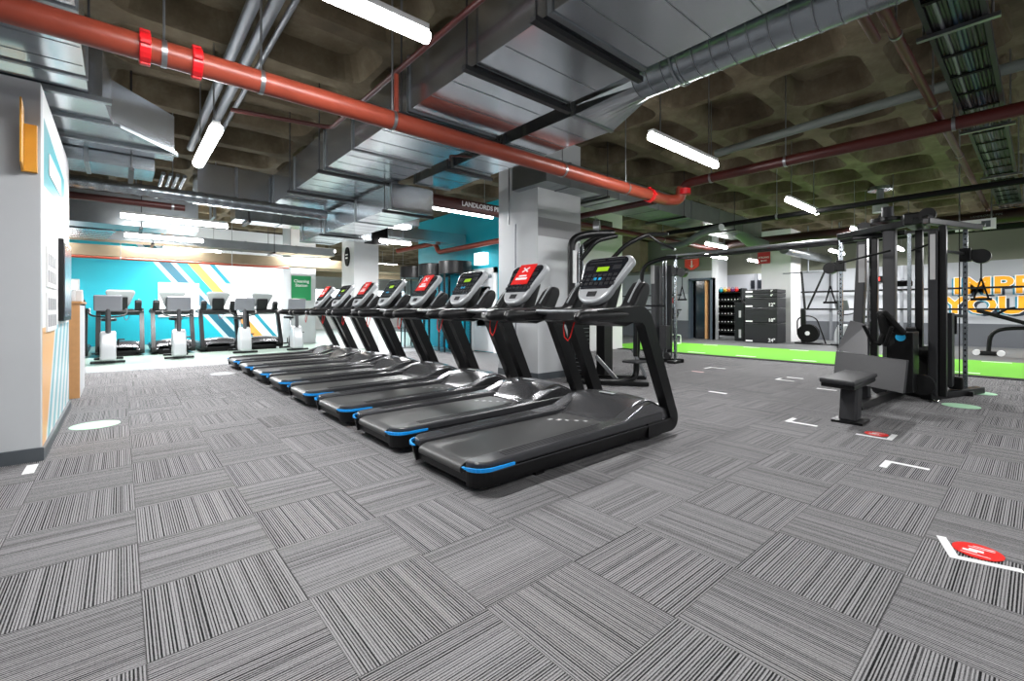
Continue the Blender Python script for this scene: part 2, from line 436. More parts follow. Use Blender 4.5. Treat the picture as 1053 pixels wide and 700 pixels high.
# ------------------------------------------------------------------ treadmills
def oval(w_top, w_bot, h, n=9):
    """rounded console outline in (y, s) with s from 0 bottom to h"""
    pts = []
    rt, rb = .075, .17
    def arc(cx, cy, r, a0, a1, ry=None):
        return [(cx+r*math.cos(a0+(a1-a0)*i/n), cy+(ry or r)*math.sin(a0+(a1-a0)*i/n)) for i in range(n+1)]
    pts += arc(w_top/2-rt, h-rt, rt, 0, PI/2) + arc(-w_top/2+rt, h-rt, rt, PI/2, PI)
    pts += arc(-w_bot/2+rb, rb, rb, PI, 1.5*PI) + arc(w_bot/2-rb, rb, rb, 1.5*PI, 2*PI)
    return pts
def make_treadmill():
    root = empty('treadmill', (0,0,0))
    # belt deck
    MB().box(-1.07,.95,-.37,.37,.05,.135).build('deck', 'plastic', root, bevel=.015)
    bl = MB().ribbon(rounded([(-.95,.12),(-1.1,.12),(-1.1,.155),(-1.05,.178),(.62,.178),(.62,.15)], .03), .012, -.262, .262).build('belt', 'belt', root)
    mk = MB()
    for k in range(5): mk.hexa([(.10+k*.05+d, y, z) for z in (.1845,.1865) for d, y in ((.0,.14-k*.06),(.025+.02*(k < 2),.14-k*.06),(.025+.02*(k < 2),.175-k*.06),(0,.175-k*.06))])
    mk.build('belt_mark', 'label', bl)
    for sy in (1,-1):
        def plan(ya, yb, xr, xf, r, n=7):      # outline in plan, outer rear corner rounded
            return [(xf, sy*ya), (xr, sy*ya)] + [(xr+r-r*math.sin(PI/2*(1-k/n)), sy*(yb-r+r*math.cos(PI/2*(1-k/n)))) for k in range(n+1)] + [(xf, sy*yb)]
        top = MB().prism(plan(.286,.435,-1.085,.95,.11), 'z', .15, .205)
        for v in top.bm.verts:
            if v.co.z > .2: v.co.z += max(0, v.co.x+1.1)*.013
        top = top.build('foot_rail', 'rail', root, bevel=.014, seg=3)
        sk = MB().prism(plan(.34,.452,-1.11,1.0,.12), 'z', .05, .15)
        for v in sk.bm.verts:
            if v.co.z < .1: v.co.y *= .94; v.co.x = v.co.x*.985
        sk.build('side_skirt', 'black', root, bevel=.018, seg=3)
        MB().bar((-1.0,sy*.454,.152),(1.0,sy*.454,.152),.004,.006).build('skirt_line', 'rail', root)
        pth = plan(.30,.457,-1.115,-.82,.12); pth = pth[1:]
        ac = MB(); wd = [.006,.012]+[.022]*6+[.020,.016,.004]
        for k, (q, q2) in enumerate(zip(pth, pth[1:])):
            w0, w1 = wd[min(k, len(wd)-1)]/2, wd[min(k+1, len(wd)-1)]/2
            d = Vector((q2[0]-q[0], q2[1]-q[1])).normalized(); nx, ny = d.y*.006, -d.x*.006
            zc = .168
            ac.hexa([(q[0]-nx,q[1]-ny,zc-w0),(q2[0]-nx,q2[1]-ny,zc-w1),(q2[0]+nx,q2[1]+ny,zc-w1),(q[0]+nx,q[1]+ny,zc-w0),
                     (q[0]-nx,q[1]-ny,zc+w0),(q2[0]-nx,q2[1]-ny,zc+w1),(q2[0]+nx,q2[1]+ny,zc+w1),(q[0]+nx,q[1]+ny,zc+w0)])
        ac.build('accent_strip', 'blue', root)
        for q in range(4): MB().bar((-.85,sy*(.32+q*.024),.2095),(.55,sy*(.32+q*.024),.2275),.004,.003).build('grip_rib', 'belt', top)
        MB().box(-.55,-.47,sy*.34-.03,sy*.34+.03,0,.06).build('foot', 'rubber', root)
        # flank rising beside the motor hood
        fk = MB().prism([(.10,.20),(.10,.222),(.42,.235),(.66,.315),(.80,.33),(1.02,.25),(1.12,.14),(.95,.12)], 'y', *sorted((sy*.30, sy*.425)))
        fk.build('hood_flank', 'hood', root, bevel=.03, seg=3)
        # side frame, one bent bar from the base over to the handrail
        path = rounded([(.70,.105),(1.15,.105),(.67,1.105),(.02,1.095)], .10, 8)
        ww = [.118+.02*min(1, max(0, q[1]-.6)/.4) for q in path]; ww[-1] = .09
        yo0, yo1 = sorted((sy*.365, sy*.455))
        fr = MB().ribbon(path, ww, yo0, yo1).build('upright', 'black', root, bevel=.026, seg=3)
        MB().tube([(-.17,sy*.41,1.072),(-.15,sy*.41,1.085),(-.08,sy*.41,1.093),(.3,sy*.41,1.10),(.42,sy*.41,1.104)], [.025,.045,.056,.058,.045], 16).build('handrail_grip', 'plastic', fr, smooth=True)
    MB().box(.55,1.05,-.3,.3,0,.06).build('front_foot', 'rubber', root)
    # motor hood
    h = MB(); xs = [.40,.45,.5,.56,.62,.68,.75,.82,.9,.98,1.05,1.12]; ys = [-.36,-.33,-.28,-.2,-.1,0,.1,.2,.28,.33,.36]
    zz = {}
    for i, x in enumerate(xs):
        for j, y in enumerate(ys):
            t = min(1, (x-.40)/.34); rise = t*t*(3-2*t); e = abs(y)/.36
            z = .182 + .185*rise*(1-.16*e**3) - (.14*max(0, (x-.82)/.30)**1.6)
            zz[i, j] = h.bm.verts.new((x-.05*e**2*(1-rise), y, z))
    for i in range(len(xs)-1):
        for j in range(len(ys)-1): h.bm.faces.new((zz[i,j],zz[i+1,j],zz[i+1,j+1],zz[i,j+1]))
    hd = h.build('motor_hood', 'hood', root, smooth=True)
    sd = hd.modifiers.new('Solid', 'SOLIDIFY'); sd.thickness = .012
    MB().box(-.022,.022,-.08,.08,0,.005).xform(Matrix.Translation((.72,0,.3665)) @ Matrix.Rotation(math.radians(0), 4, 'Y')).build('hood_badge', 'silver', hd, bevel=.002)
    # cross tray and console
    MB().prism(rounded([(.20,1.05),(.30,1.12),(.72,1.135),(.74,1.06),(.5,1.0)], .04), 'y', -.37, .37).build('cross_tray', 'plastic', root, bevel=.012)
    MB().tube(rounded([(.36,.36,1.10),(.10,.33,1.13),(.10,-.33,1.13),(.36,-.36,1.10)], .08), .017, 10).build('pulse_bar', 'steel', root, smooth=True)
    MB().prism([(.46,1.10),(.66,1.10),(.79,1.42),(.73,1.46),(.63,1.36)], 'y', -.14, .14).build('console_neck', 'plastic', root, bevel=.02)
    T = Matrix.Translation((.47,0,1.195)) @ Matrix.Rotation(math.radians(36), 4, 'Y')      # local x thickness, z up the face
    def panel(poly, x0, x1): return MB().prism(poly, 'x', x0, x1).xform(T)
    bz = panel(oval(.56,.38,.53), -.03, .045).build('console', 'silver', root, bevel=.02, seg=3, smooth=True)
    face = [(y*.86, .065+s*.84) for y, s in oval(.56,.42,.53)]
    face = [(y, max(s, .145)) for y, s in face]
    f2 = []
    for q in face:
        if not f2 or (abs(q[0]-f2[-1][0])+abs(q[1]-f2[-1][1]) > .004): f2.append(q)
    fc = panel(f2, -.036, 0).build('console_face', 'face', bz, bevel=.002)
    MB().box(-.04,-.03,-.065,.065,.345,.395).xform(T).build('display', 'lime', bz)
    bt = MB()
    for r_, c_ in [(r_, c_) for r_ in range(3) for c_ in range(-3, 4)]:
        if r_ == 1 and abs(c_) < 1: continue
        bt.box(-.041,-.03,c_*.058-.02,c_*.058+.02,.185+r_*.048,.185+r_*.048+.03)
    bt.box(-.041,-.03,-.2,-.11,.36,.41).box(-.041,-.03,.11,.2,.36,.41).box(-.041,-.03,-.18,.18,.44,.455).box(-.041,-.03,-.2,-.02,.475,.49).box(-.041,-.03,.02,.2,.475,.49)
    bt.xform(T).build('keypad', 'grey', bz)
    MB().box(-.041,-.03,.02,.055,.24,.268).box(-.041,-.03,-.035,-.005,.24,.268).xform(T).build('start_key', 'bluep', bz)
    MB().box(-.038,-.03,-.05,.05,.06,.115).xform(T).build('stop_recess', 'grey', bz, bevel=.004)
    for sy in (1,-1):
        w = MB().prism(rounded([(.36,1.14),(.42,1.08),(.70,1.10),(.81,1.30),(.80,1.37),(.73,1.39),(.65,1.32),(.54,1.18)], .03), 'y', *sorted((sy*.27, sy*.41)))
        w = w.build('cup_holder', 'plastic', root, bevel=.028, seg=3)
        MB().bar((.56,sy*.35,1.20),(.725,sy*.35,1.40),.03,.012,(0,1,0)).build('holder_trim', 'silver', w)
        MB().prism([(.30,1.11),(.60,1.11),(.60,1.16),(.36,1.15)], 'y', *sorted((sy*.10, sy*.26))).build('holder_bridge', 'plastic', root, bevel=.015)
    # red safety cord
    MB().tube([(.33,.05,1.06),(.31,.06,.98),(.30,.08,.90),(.30,.11,.865),(.30,.15,.90),(.31,.17,.98),(.33,.18,1.06)], .006, 6).build('safety_cord', 'red', root, smooth=True)
    return root
ROW = 'treadmills in the long front row'
tm = make_treadmill()
rowlab = ['black treadmill nearest the camera, at the near end of the long row',
 'second treadmill from the near end of the row, red card on its console',
 'third treadmill from the near end of the row, lime display showing',
 'fourth treadmill from the near end of the row, red card on console',
 'fifth treadmill from the near end of the row, console uncovered',
 'sixth treadmill from the near end of the row, red card on console',
 'seventh treadmill from the near end, next to last of the row',
 'last treadmill of the long row, farthest from the camera']
spots = []
for i in range(8):
    o = tm if i == 0 else copy_tree(tm)
    y = 2.64+1.08*i
    o.location = (2.72, y, 0); tag(o, rowlab[i], 'treadmill', ROW); spots.append(y)
bl = ['leftmost treadmill facing the room by the teal back wall', 'treadmill before the first daylit window at the striped mural', 'treadmill in the far row behind the third upright bike',
      'rightmost treadmill of the far row, at the orange stripe', 'half hidden far treadmill beside the wooden counter']
for i, x in enumerate([.0,1.04,2.07,3.17,-1.05]):
    o = copy_tree(tm); o.location = (x, 15.7, 0); o.rotation_euler = (0,0,-PI/2); tag(o, bl[i], 'treadmill', 'treadmills in the far row facing the room')
# red cards on some consoles
T = Matrix.Translation((.47,0,1.195)) @ Matrix.Rotation(math.radians(36), 4, 'Y')
cl = {1:'red notice card on the second treadmill console from the near end', 3:'red notice card on the fourth treadmill console from the near end', 5:'red notice card on the sixth treadmill console', 7:'red notice card on the farthest treadmill console of the row'}
for i in (1,3,5,7):
    base = Matrix.Translation((2.72, spots[i], 0))
    r = empty('notice_card', (2.72-.0+.60, spots[i], 1.40), cl[i], 'card', 'red notice cards on alternate treadmills')
    MB().box(-.052,-.044,-.13,.13,.24,.52).xform(base @ T).build('card', 'red', r)
    mk = MB()
    for a in (-1, 1): mk.bar((-.054,-.045,.44+a*-.03),(-.054,.045,.44+a*.03),.018,.004,(1,0,0))
    mk.box(-.055,-.051,-.09,.09,.30,.33).box(-.055,-.051,-.06,.06,.345,.365)
    mk.xform(base @ T).build('printing', 'letter', r)

# ------------------------------------------------------------------ exercise bikes facing the room's back
def make_bike():
    r = empty('exercise_bike', (0,0,0))      # local: +x is the bike's front
    MB().bar((.42,-.28,.04),(.42,.28,.04),.09,.05).bar((-.5,-.25,.04),(-.5,.25,.04),.08,.05).bar((-.5,0,.06),(.4,0,.06),.09,.06).build('base_frame', 'black', r, bevel=.012)
    MB().prism(rounded([(.12,.06),(.52,.06),(.50,.40),(.38,.66),(.22,.70),(.05,.45)], .08), 'y', -.13, .13).build('front_housing', 'silver', r, bevel=.04, seg=3)
    MB().prism(rounded([(-.25,.1),(.2,.1),(.2,.45),(-.1,.42)], .08), 'y', -.09, .09).build('flywheel_cover', 'grey', r, bevel=.03)
    MB().tube([(.34,0,.6),(.30,0,1.15)], .045, 12).build('stalk', 'shroud', r, smooth=True)
    c = MB().box(-.03,.03,-.23,.23,-.17,.17).xform(Matrix.Translation((.34,0,1.28)) @ Matrix.Rotation(math.radians(14), 4, 'Y')).build('console', 'conduit', r, bevel=.028, seg=3)
    MB().box(-.04,-.028,-.18,.18,-.12,.12).xform(Matrix.Translation((.34,0,1.28)) @ Matrix.Rotation(math.radians(14), 4, 'Y')).build('screen', 'face', c)
    MB().tube(rounded([(.0,.30,1.16),(.22,.30,1.02),(.30,.1,.98),(.30,-.1,.98),(.22,-.30,1.02),(.0,-.30,1.16)], .1), .018, 10).build('handlebar', 'black', r, smooth=True)
    MB().tube([(-.2,0,.4),(-.32,0,.88)], .035, 10).build('seat_post', 'steel', r, smooth=True)
    MB().prism([(-.52,-.14),(-.5,.14),(-.3,.11),(-.12,.03),(-.12,-.03),(-.3,-.11)], 'z', .88, .95).build('saddle', 'black', r, bevel=.025, seg=3)
    MB().tube([(0,-.16,.34),(.0,-.16,.2)], .014, 8).box(-.05,.05,-.27,-.15,.18,.21).build('pedal', 'black', r)
    MB().tube([(0,.16,.34),(.0,.16,.48)], .014, 8).box(-.05,.05,.15,.27,.47,.50).build('pedal', 'black', r)
    return r
bk = make_bike()
bkl = ['upright exercise bike nearest the teal wall', 'second upright exercise bike from the left, before the window', 'third upright exercise bike from the left', 'rightmost upright exercise bike, behind the treadmill row end']
for i, (x, y) in enumerate([(-.2,12.75),(1.03,12.95),(2.46,13.45),(3.75,13.5)]):
    o = bk if i == 0 else copy_tree(bk)
    o.location = (x, y+.45, 0); o.rotation_euler = (0,0,-PI/2-.1*i*0); tag(o, bkl[i], 'exercise bike', 'upright bikes in a row before the far treadmills')

# ------------------------------------------------------------------ left side
c = empty('reception_counter', (-.62,8.6,0), 'pale wood and white panelled counter past the graphic partition', 'counter')
MB().box(-1.2,-.40,8.1,8.14,0,1.22).build('front_panel', 'wood', c)
MB().box(-1.2,-.40,8.14,9.2,0,1.20).build('body', 'wgrey', c, bevel=.005)
MB().box(-1.22,-.38,8.08,9.22,1.22,1.25).build('counter_top', 'wood', c, bevel=.004)
o = empty('sanitiser_bottle', (-.50,8.35,1.25), 'clear pump bottle of hand sanitiser standing on the wooden counter', 'bottle')
MB().cyl((-.5,8.35,1.25),(-.5,8.35,1.38),.05,16).build('bottle', 'wgrey', o, bevel=.01, smooth=True)
MB().tube([(-.5,8.35,1.38),(-.5,8.35,1.46),(-.44,8.35,1.46)], .01, 8).build('pump', 'white', o)
o = empty('card_reader', (-.42,8.75,1.25), 'small white and black reader with red light on the counter', 'card reader')
MB().prism([(8.65,1.25),(8.9,1.25),(8.9,1.32),(8.75,1.42),(8.65,1.40)], 'x', -.5, -.4).build('housing', 'white', o, bevel=.01)
MB().box(-.47,-.43,8.66,8.68,1.3,1.37).build('indicator', 'red', o)

s = empty('wall_screen', (-.46,6.65,1.05), 'dark flat screen in slim frame on the graphic partition', 'screen')
MB().box(-.46,-.42,6.24,7.08,1.03,1.84).build('frame', 'black', s, bevel=.004)
MB().box(-.422,-.415,6.28,7.04,1.07,1.80).build('display', 'screen', s)
for i, (z0, z1, lb) in enumerate([(1.33,1.66,'upper white notice sheet on the partition beside the dark screen'), (.96,1.28,'lower white notice sheet on the partition beside the dark screen')]):
    p = empty('notice_sheet', (-.455,5.65,z0), lb, 'notice', 'notice sheets on the partition')
    MB().box(-.46,-.45,5.26,5.99,z0,z1).build('sheet', 'white', p)
    q = MB()
    for a in range(4):
        for b_ in range(2): q.box(-.45,-.448,5.32+a*.16,5.43+a*.16,z0+.04+b_*.14,z0+.14+b_*.14)
    q.build('printed_blocks', 'grey2', p)
# lettering on the teal wedge (illegible bars of print in the photograph, kept as bars)
q = MB(); q.box(-.459,-.455,5.45,6.45,2.28,2.46)
struct('trim_wedge_panel', q, 'wgrey')
y_ = empty('projecting_sign', (-.52,4.93,2.17), 'amber edged wooden sign projecting from the white partition end', 'sign')
MB().box(-.555,-.475,4.90,4.95,2.17,2.52).build('back_plate', 'yellow', y_)
MB().hexa([(-.556,4.90,2.16),(-.545,4.74,2.2),(-.535,4.74,2.2),(-.540,4.90,2.16),(-.556,4.90,2.62),(-.545,4.74,2.66),(-.535,4.74,2.66),(-.540,4.90,2.62)]).build('blade', 'yellow', y_)

# entry pods by the teal wall
def pod(x, y, lab):
    r = empty('entry_pod', (x,y,0), lab, 'entry pod', 'cylindrical entry pods')
    MB().cyl((x,y,2.08),(x,y,2.42),.44,28).build('canopy', 'black', r, bevel=.01, smooth=True)
    MB().cyl((x,y,0),(x,y,.03),.46,28).build('floor_ring', 'steel', r)
    for a in range(6):
        t = a*PI/3+.3; MB().cyl((x+.42*math.cos(t),y+.42*math.sin(t),.03),(x+.42*math.cos(t),y+.42*math.sin(t),2.08),.022,8).build('post', 'black', r)
    gm = MB()
    for a in range(24):
        t0, t1 = a*PI/12, (a+1)*PI/12
        if a % 12 < 3: continue
        gm.hexa([(x+q*math.cos(t),y+q*math.sin(t),z) for z in (.03,2.08) for q, t in ((.40,t0),(.406,t0),(.406,t1),(.40,t1))])
    gm.build('glass_wall', 'glass', r)
pod(6.75,12.35,'leftmost black topped glass entry pod by the teal wall')
pod(6.75,11.25,'middle black topped glass entry pod by the teal wall')
pod(6.8,10.5+.05-.3,'rightmost black topped glass entry pod beside the white door')

# ------------------------------------------------------------------ floor marks
FM = [((3.065,.195),'red round floor sticker beside the nearest white L tape'), ((5.25,.985),'red round floor sticker in front of the grey rowing seat')]
for (x, y), lb in FM:
    r = empty('floor_sticker', (x,y,0), lb, 'sticker', 'red round stickers in the carpet')
    MB().disc((x,y,.004), .088, .002).build('disc', 'red', r)
    m = MB().box(x-.055,x-.050,y-.045,y+.055,.006,.0065).box(x+.030,x+.036,y-.055,y+.035,.006,.0065).box(x+.048,x+.054,y-.055,y+.02,.006,.0065)
    m.box(x-.03,x-.01,y-.0,y+.05,.006,.0065).box(x-.015,x+.01,y-.02,y+.03,.006,.0065)
    m.build('printing', 'letter', r)
def tapeL(x, y, a, b_, lb, w=.042, rz=0):
    sx = 1 if a > 0 else -1; sy = 1 if b_ > 0 else -1
    m = MB().prism([(0,0),(a,0),(a,sy*w),(sx*w,sy*w),(sx*w,b_),(0,b_)], 'z', .001, .003)
    m.xform(Matrix.Translation((x,y,0)) @ Matrix.Rotation(rz, 4, 'Z'))
    tag(m.build('floor_tape', 'tape'), lb, 'floor tape', 'white tape corners on the floor')
tapeL(2.90,.275,.24,-.24,'white L of tape nearest the camera, around the red sticker', .036, .30)
tapeL(4.40,.77,-.21,-.25,'white L of tape behind the nearest one')
tapeL(5.10,.85,.26,.26,'white L of tape in front of the grey rowing seat')
tapeL(5.15,1.71,.22,-.28,'white L of tape between the rowing station and the treadmills')
tapeL(8.10,2.84,.22,-.28,'white L of tape nearest the green turf, before the rowing seat')
tapeL(8.86,4.27,-.28,-.30,'white L of tape nearest the left cable column')
for i, (x, y, lb) in enumerate([(6.2,2.9,'white tape mark behind the nearest treadmill'),(8.5,2.68,'short white tape dash just behind the far L of tape'),(4.9,3.1,'white tape mark at the nearest treadmill front'),(7.62,2.0,'pale tape patch behind the rowing seat'),(-.52,4.72,'short white tape strip at the partition corner')]):
    tag(MB().box(x,x+.06,y-.12,y+.12,.001,.003).build('floor_tape', 'tape'), lb, 'floor tape', 'white tape strips on the floor')
tag(MB().box(8.0,8.07,4.0,4.22,.001,.003).build('floor_tape', mat('faded_pink_tape', (.9,.72,.72), .6)), 'faded pink tape dash left of the far L of tape', 'floor tape')
tag(MB().disc((-.19,6.1,.001), .19, .003).build('floor_disc', 'mint'), 'pale mint disc stuck on the carpet near the partition', 'floor disc', 'round distance discs')
tag(MB().disc((1.38,9.5,.001), .19, .003).build('floor_disc', 'vinylw'), 'pale disc on the carpet before the light threshold', 'floor disc', 'round distance discs')
tag(MB().disc((7.55,.62,.001), .17, .003).build('floor_disc', 'mint'), 'green disc beside the foot of the black cable tower', 'floor disc', 'round distance discs')
tag(MB().disc((8.9,.55,.001), .17, .003).build('floor_disc', 'mint'), 'mint disc behind the right adjustable cable column', 'floor disc', 'round distance discs')

# ------------------------------------------------------------------ lat pulldown behind the front treadmill
def lat(x, y):
    r = empty('lat_pulldown_machine', (x,y,0), 'black lat pulldown machine with long handle arms beside the square column', 'weight machine')
    B = lambda: MB()
    # arched stack tower
    B().tube(rounded([(x-.42,y+.42,.03),(x-.42,y+.42,2.24),(x-.2,y+.26,2.32),(x+.16,y+.06,2.34)], .16), .06, 14).build('tower_frame', 'black', r, smooth=True)
    B().tube(rounded([(x+.05,y+.65,.03),(x+.05,y+.65,2.15),(x+.10,y+.35,2.3),(x+.2,y+.1,2.32)], .16), .055, 14).build('tower_frame', 'black', r, smooth=True)
    B().box(x-.46,x-.38,y+.345,y+.36,1.55,2.05).build('instruction_plate', 'label', r)
    st = B().box(x-.2,x-.0,y+.40,y+.62,.15,1.05).build('weight_stack', 'black', r, bevel=.005)
    m = B()
    for k in range(14): m.box(x-.205,x+.005,y+.395,y+.625,.18+k*.06,.186+k*.06)
    m.build('plate_gaps', 'steel', st)
    for k in (-.15,-.05): B().cyl((x+k,y+.5,.1),(x+k,y+.5,2.2),.012,8).build('guide_rod', 'chrome', r)
    B().box(x+.18,x+.40,y+.25,y+.42,.08,.95).build('stack_cover', 'plastic', r, bevel=.01)
    B().bar((x-.5,y+.42,.04),(x+.2,y-.55,.04),.09,.06).bar((x+.05,y+.65,.04),(x+.75,y-.15,.04),.08,.06).bar((x-.45,y+.45,.04),(x+.1,y+.68,.04),.08,.06).build('base_frame', 'black', r, bevel=.01)
    B().tube(rounded([(x+.30,y-.25,1.02),(x+.30,y-.25,.42)], .05), .035, 10).build('knee_pad_post', 'black', r)
    B().tube(rounded([(x+.28,y-.28,.33),(x+.28,y-.28,.10),(x+.0,y-.2,.05),(x-.22,y+.02,.06)], .14), .045, 12).build('seat_support', 'black', r, smooth=True)
    B().box(x+.10,x+.42,y-.40,y-.14,.33,.36).build('seat', 'grey', r, bevel=.01)
    B().bar((x-.1,y+.2,.42),(x+.02,y-.14,.05),.04,.05).build('brace', 'steel', r)
    B().bar((x+.50,y-.06,.50),(x+.72,y-.16,.06),.03,.04).build('brace', 'steel', r)
    # pull arms reaching forward
    B().tube(rounded([(x+.1,y+.2,1.80),(x+.25,y-.1,2.15),(x+.45,y-.35,2.30),(x+.85,y-.45,2.34)], .12), .035, 10).build('pull_arm', 'black', r, smooth=True)
    B().tube([(x+.48,y-.36,2.30),(x+.55,y-.48,2.19),(x+.78,y-.62,2.08)], .018, 8).build('handle', 'black', r, smooth=True)
    B().tube(rounded([(x-.35,y+.3,1.9),(x-.2,y+.1,2.2),(x+.1,y-.05,2.28)], .1), .035, 10).build('pull_arm', 'black', r, smooth=True)
    B().cyl((x-.05,y+.28,2.42),(x-.0,y+.20,2.42),.12,24).build('pulley', 'steel', r, smooth=True)
    for q in ((x+.87,y-.455,2.342),(x+.79,y-.625,2.075)): B().sphere(q, .022).build('end_cap', 'silver', r, smooth=True)
    B().bar((x+.35,y-.22,1.2),(x+.85,y-.42,1.2),.03,.03).build('swing_handle', 'black', r)
lat(5.72,4.33)

# ------------------------------------------------------------------ cable multi gym (one joined machine)
mg = empty('cable_multi_gym', (8.6,1.8,0), 'large black and grey multi station cable gym with overhead crossover bar', 'weight machine')
def adj_column(x, y, z1=2.28, side=-1, zc=1.98):
    c = MB().box(x-.024,x+.024,y-.024,y+.024,.06,z1).build('adjustable_column', 'galvs', mg)
    m = MB()
    for k in range(26): m.box(x-.0252,x-.0242,y-.009,y+.009,.28+k*.075,.305+k*.075)
    m.build('position_holes', 'black', c)
    p = MB().box(x-.06,x+.06,y-.06,y+.06,zc-.09,zc+.09).build('pulley_carriage', 'black', mg, bevel=.01)
    MB().cyl((x-.05,y+side*.15,zc-.03),(x+.08,y+side*.15,zc-.03),.095,24).bar((x+.015,y,zc),(x+.015,y+side*.15,zc),.10,.13).build('pulley_wheel', 'plastic', p, smooth=True)
    hy = y+side*.15
    h = MB().tube([(x,hy,zc-.12),(x,hy,zc-.32)], .008, 6).tube([(x,hy,zc-.32),(x,hy+.07,zc-.60)], .011, 6).tube([(x,hy,zc-.32),(x,hy-.07,zc-.60)], .011, 6)
    h.tube([(x,hy-.10,zc-.60),(x,hy+.10,zc-.60)], .018, 8).build('cable_handle', 'rubber', mg)
    MB().box(x-.2,x+.2,y-.09,y+.09,0,.06).build('column_foot', 'black', mg, bevel=.008)
    MB().tube([(x+.04,y+.06,.1),(x+.04,y+.06,z1)], .006, 6).build('cable', 'rubber', mg)
adj_column(9.0,5.1,2.28,-1,1.95)
adj_column(9.0,2.15,2.30,1,1.86)
adj_column(8.67,.67,2.24,-1,1.88)
# crossover bar and top frame
MB().tube([(9.0,5.3,2.30),(9.0,.5,2.30)], .03, 12).build('crossover_bar', 'steel', mg, smooth=True)
MB().bar((9.12,5.3,2.24),(9.0,1.6,2.24),.07,.06).build('crossbeam', 'black', mg, bevel=.008)
MB().bar((8.7,2.1,2.30),(7.8,.9,2.30),.09,.09).bar((8.9,.55,2.26),(7.7,.95,2.26),.08,.08).bar((8.8,1.3,2.28),(9.0,2.15,2.28),.08,.08).bar((8.2,1.45,2.28),(9.0,1.5,2.28),.08,.08).build('top_frame', 'black', mg, bevel=.01)
# left end tower (arched)
MB().tube(rounded([(8.55,5.75,.04),(8.55,5.62,2.10),(8.8,5.25,2.24),(9.0,5.1,2.26)], .25), .045, 12).build('end_arch', 'black', mg, smooth=True)
MB().box(8.72,8.90,5.42,5.52,.2,2.1).build('stack_shroud', 'shroud', mg, bevel=.01)
MB().box(8.70,8.72,5.43,5.51,1.7,2.1).build('instruction_plate', 'label', mg)
MB().box(8.78,8.98,5.20,5.36,.28,.80).build('weight_stack', 'grey', mg, bevel=.01)
MB().cyl((8.88,5.25,.1),(8.88,5.25,2.2),.012,8).cyl((8.88,5.32,.1),(8.88,5.32,2.2),.012,8).build('guide_rod', 'chrome', mg)
MB().bar((8.6,5.8,.05),(9.15,5.0,.05),.12,.08).build('base_frame', 'black', mg, bevel=.01)
for y in (5.45,5.18): MB().cyl((8.78,y,.16),(8.86,y,.16),.07,18).build('pulley_wheel', 'plastic', mg, smooth=True)
MB().box(9.05,9.08,5.22,5.52,0.1,2.1).build('stack_shroud', 'shroud', mg)
# shrouded towers
def tower(x0, x1, y0, y1, z1, m='shroud', lab=True, lean=0):
    t = MB().hexa([(x0,y0+lean,.05),(x1,y0+lean,.05),(x1,y1+lean,.05),(x0,y1+lean,.05),(x0,y0,z1),(x1,y0,z1),(x1,y1,z1),(x0,y1,z1)]).build('stack_shroud', m, mg, bevel=.012)
    if lab: MB().box(x0-.004,x0+.01,y0+.02,y1-.02,z1-.62,z1-.05).build('instruction_plate', 'label', t)
    return t
tower(8.45,8.62,1.70,1.82,2.17,'shroud',True,.09)
MB().box(8.50,8.62,1.585,1.67,.05,2.2).build('upright', 'black', mg, bevel=.01)
MB().box(8.44,8.50,1.67,1.695,.05,2.2).build('guide_rail', 'chrome', mg)
tower(8.2,8.36,1.33,1.47,2.28,'shroud',False)
MB().box(8.30,8.34,1.175,1.215,.4,2.2).build('guide_rod', 'galvs', mg)
MB().box(8.40,8.52,1.07,1.15,.05,2.25).build('upright', 'black', mg, bevel=.01)
tower(7.74,7.86,.845,.935,2.14,'grey',True)
MB().box(7.80,7.92,.77,.845,.05,2.2).build('upright', 'black', mg, bevel=.01)
MB().box(8.05,8.3,.74,.9,.15,1.1).build('weight_stack', 'grey', mg, bevel=.008)
MB().bar((7.7,.95,.05),(8.9,.55,.05),.12,.08).bar((7.8,.9,.05),(8.6,1.95,.05),.12,.08).bar((8.6,1.95,.05),(9.0,2.15,.05),.1,.08).bar((7.9,1.25,.04),(6.0,1.3,.10),.09,.09).build('base_frame', 'black', mg, bevel=.01)
MB().sphere((7.62,.86,.02), .06, (1,1,.35)).build('levelling_foot', 'chrome', mg, smooth=True)
MB().bar((8.67,.67,1.05),(7.9,.88,1.08),.04,.04).bar((7.9,.9,1.9),(8.67,.67,1.9),.035,.035).build('stay_bar', 'black', mg)
MB().box(8.28,8.34,.72,.78,.82,1.06).build('cable_stop', 'rubber', mg, bevel=.01)
MB().box(8.25,8.4,.66,.80,.10,.26).build('pulley_block', 'rubber', mg, bevel=.02)
MB().tube([(8.0,1.35,1.95),(8.3,2.0,1.85)], .014, 8).tube([(8.4,1.2,1.96),(7.9,.9,2.0)], .014, 8).build('press_handle', 'rubber', mg)
MB().bar((9.3,1.3,1.55),(9.3,1.55,1.55),.1,.09).build('pulldown_pad', 'rubber', mg, bevel=.02)
for (x, y, z) in ((7.85,.95,2.36),(8.3,1.2,2.40),(8.55,1.75,2.38),(8.45,1.48,2.47),(8.1,1.0,2.34)):
    MB().cyl((x-.03,y,z),(x+.03,y,z),.085,20).build('top_pulley', 'plastic', mg, smooth=True)
MB().disc((8.42,1.45,2.40), .20, .06, 28).build('top_hub', 'black', mg, bevel=.01)
MB().box(7.9,8.5,1.0,1.2,2.26,2.42).build('pulley_housing', 'black', mg, bevel=.02)
MB().box(8.5,8.66,1.5,1.9,2.20,2.36).build('pulley_housing', 'black', mg, bevel=.02)
MB().cyl((8.42,1.45,2.46),(8.42,1.45,2.62),.07,16).build('top_hub_post', 'strut', mg, smooth=True)
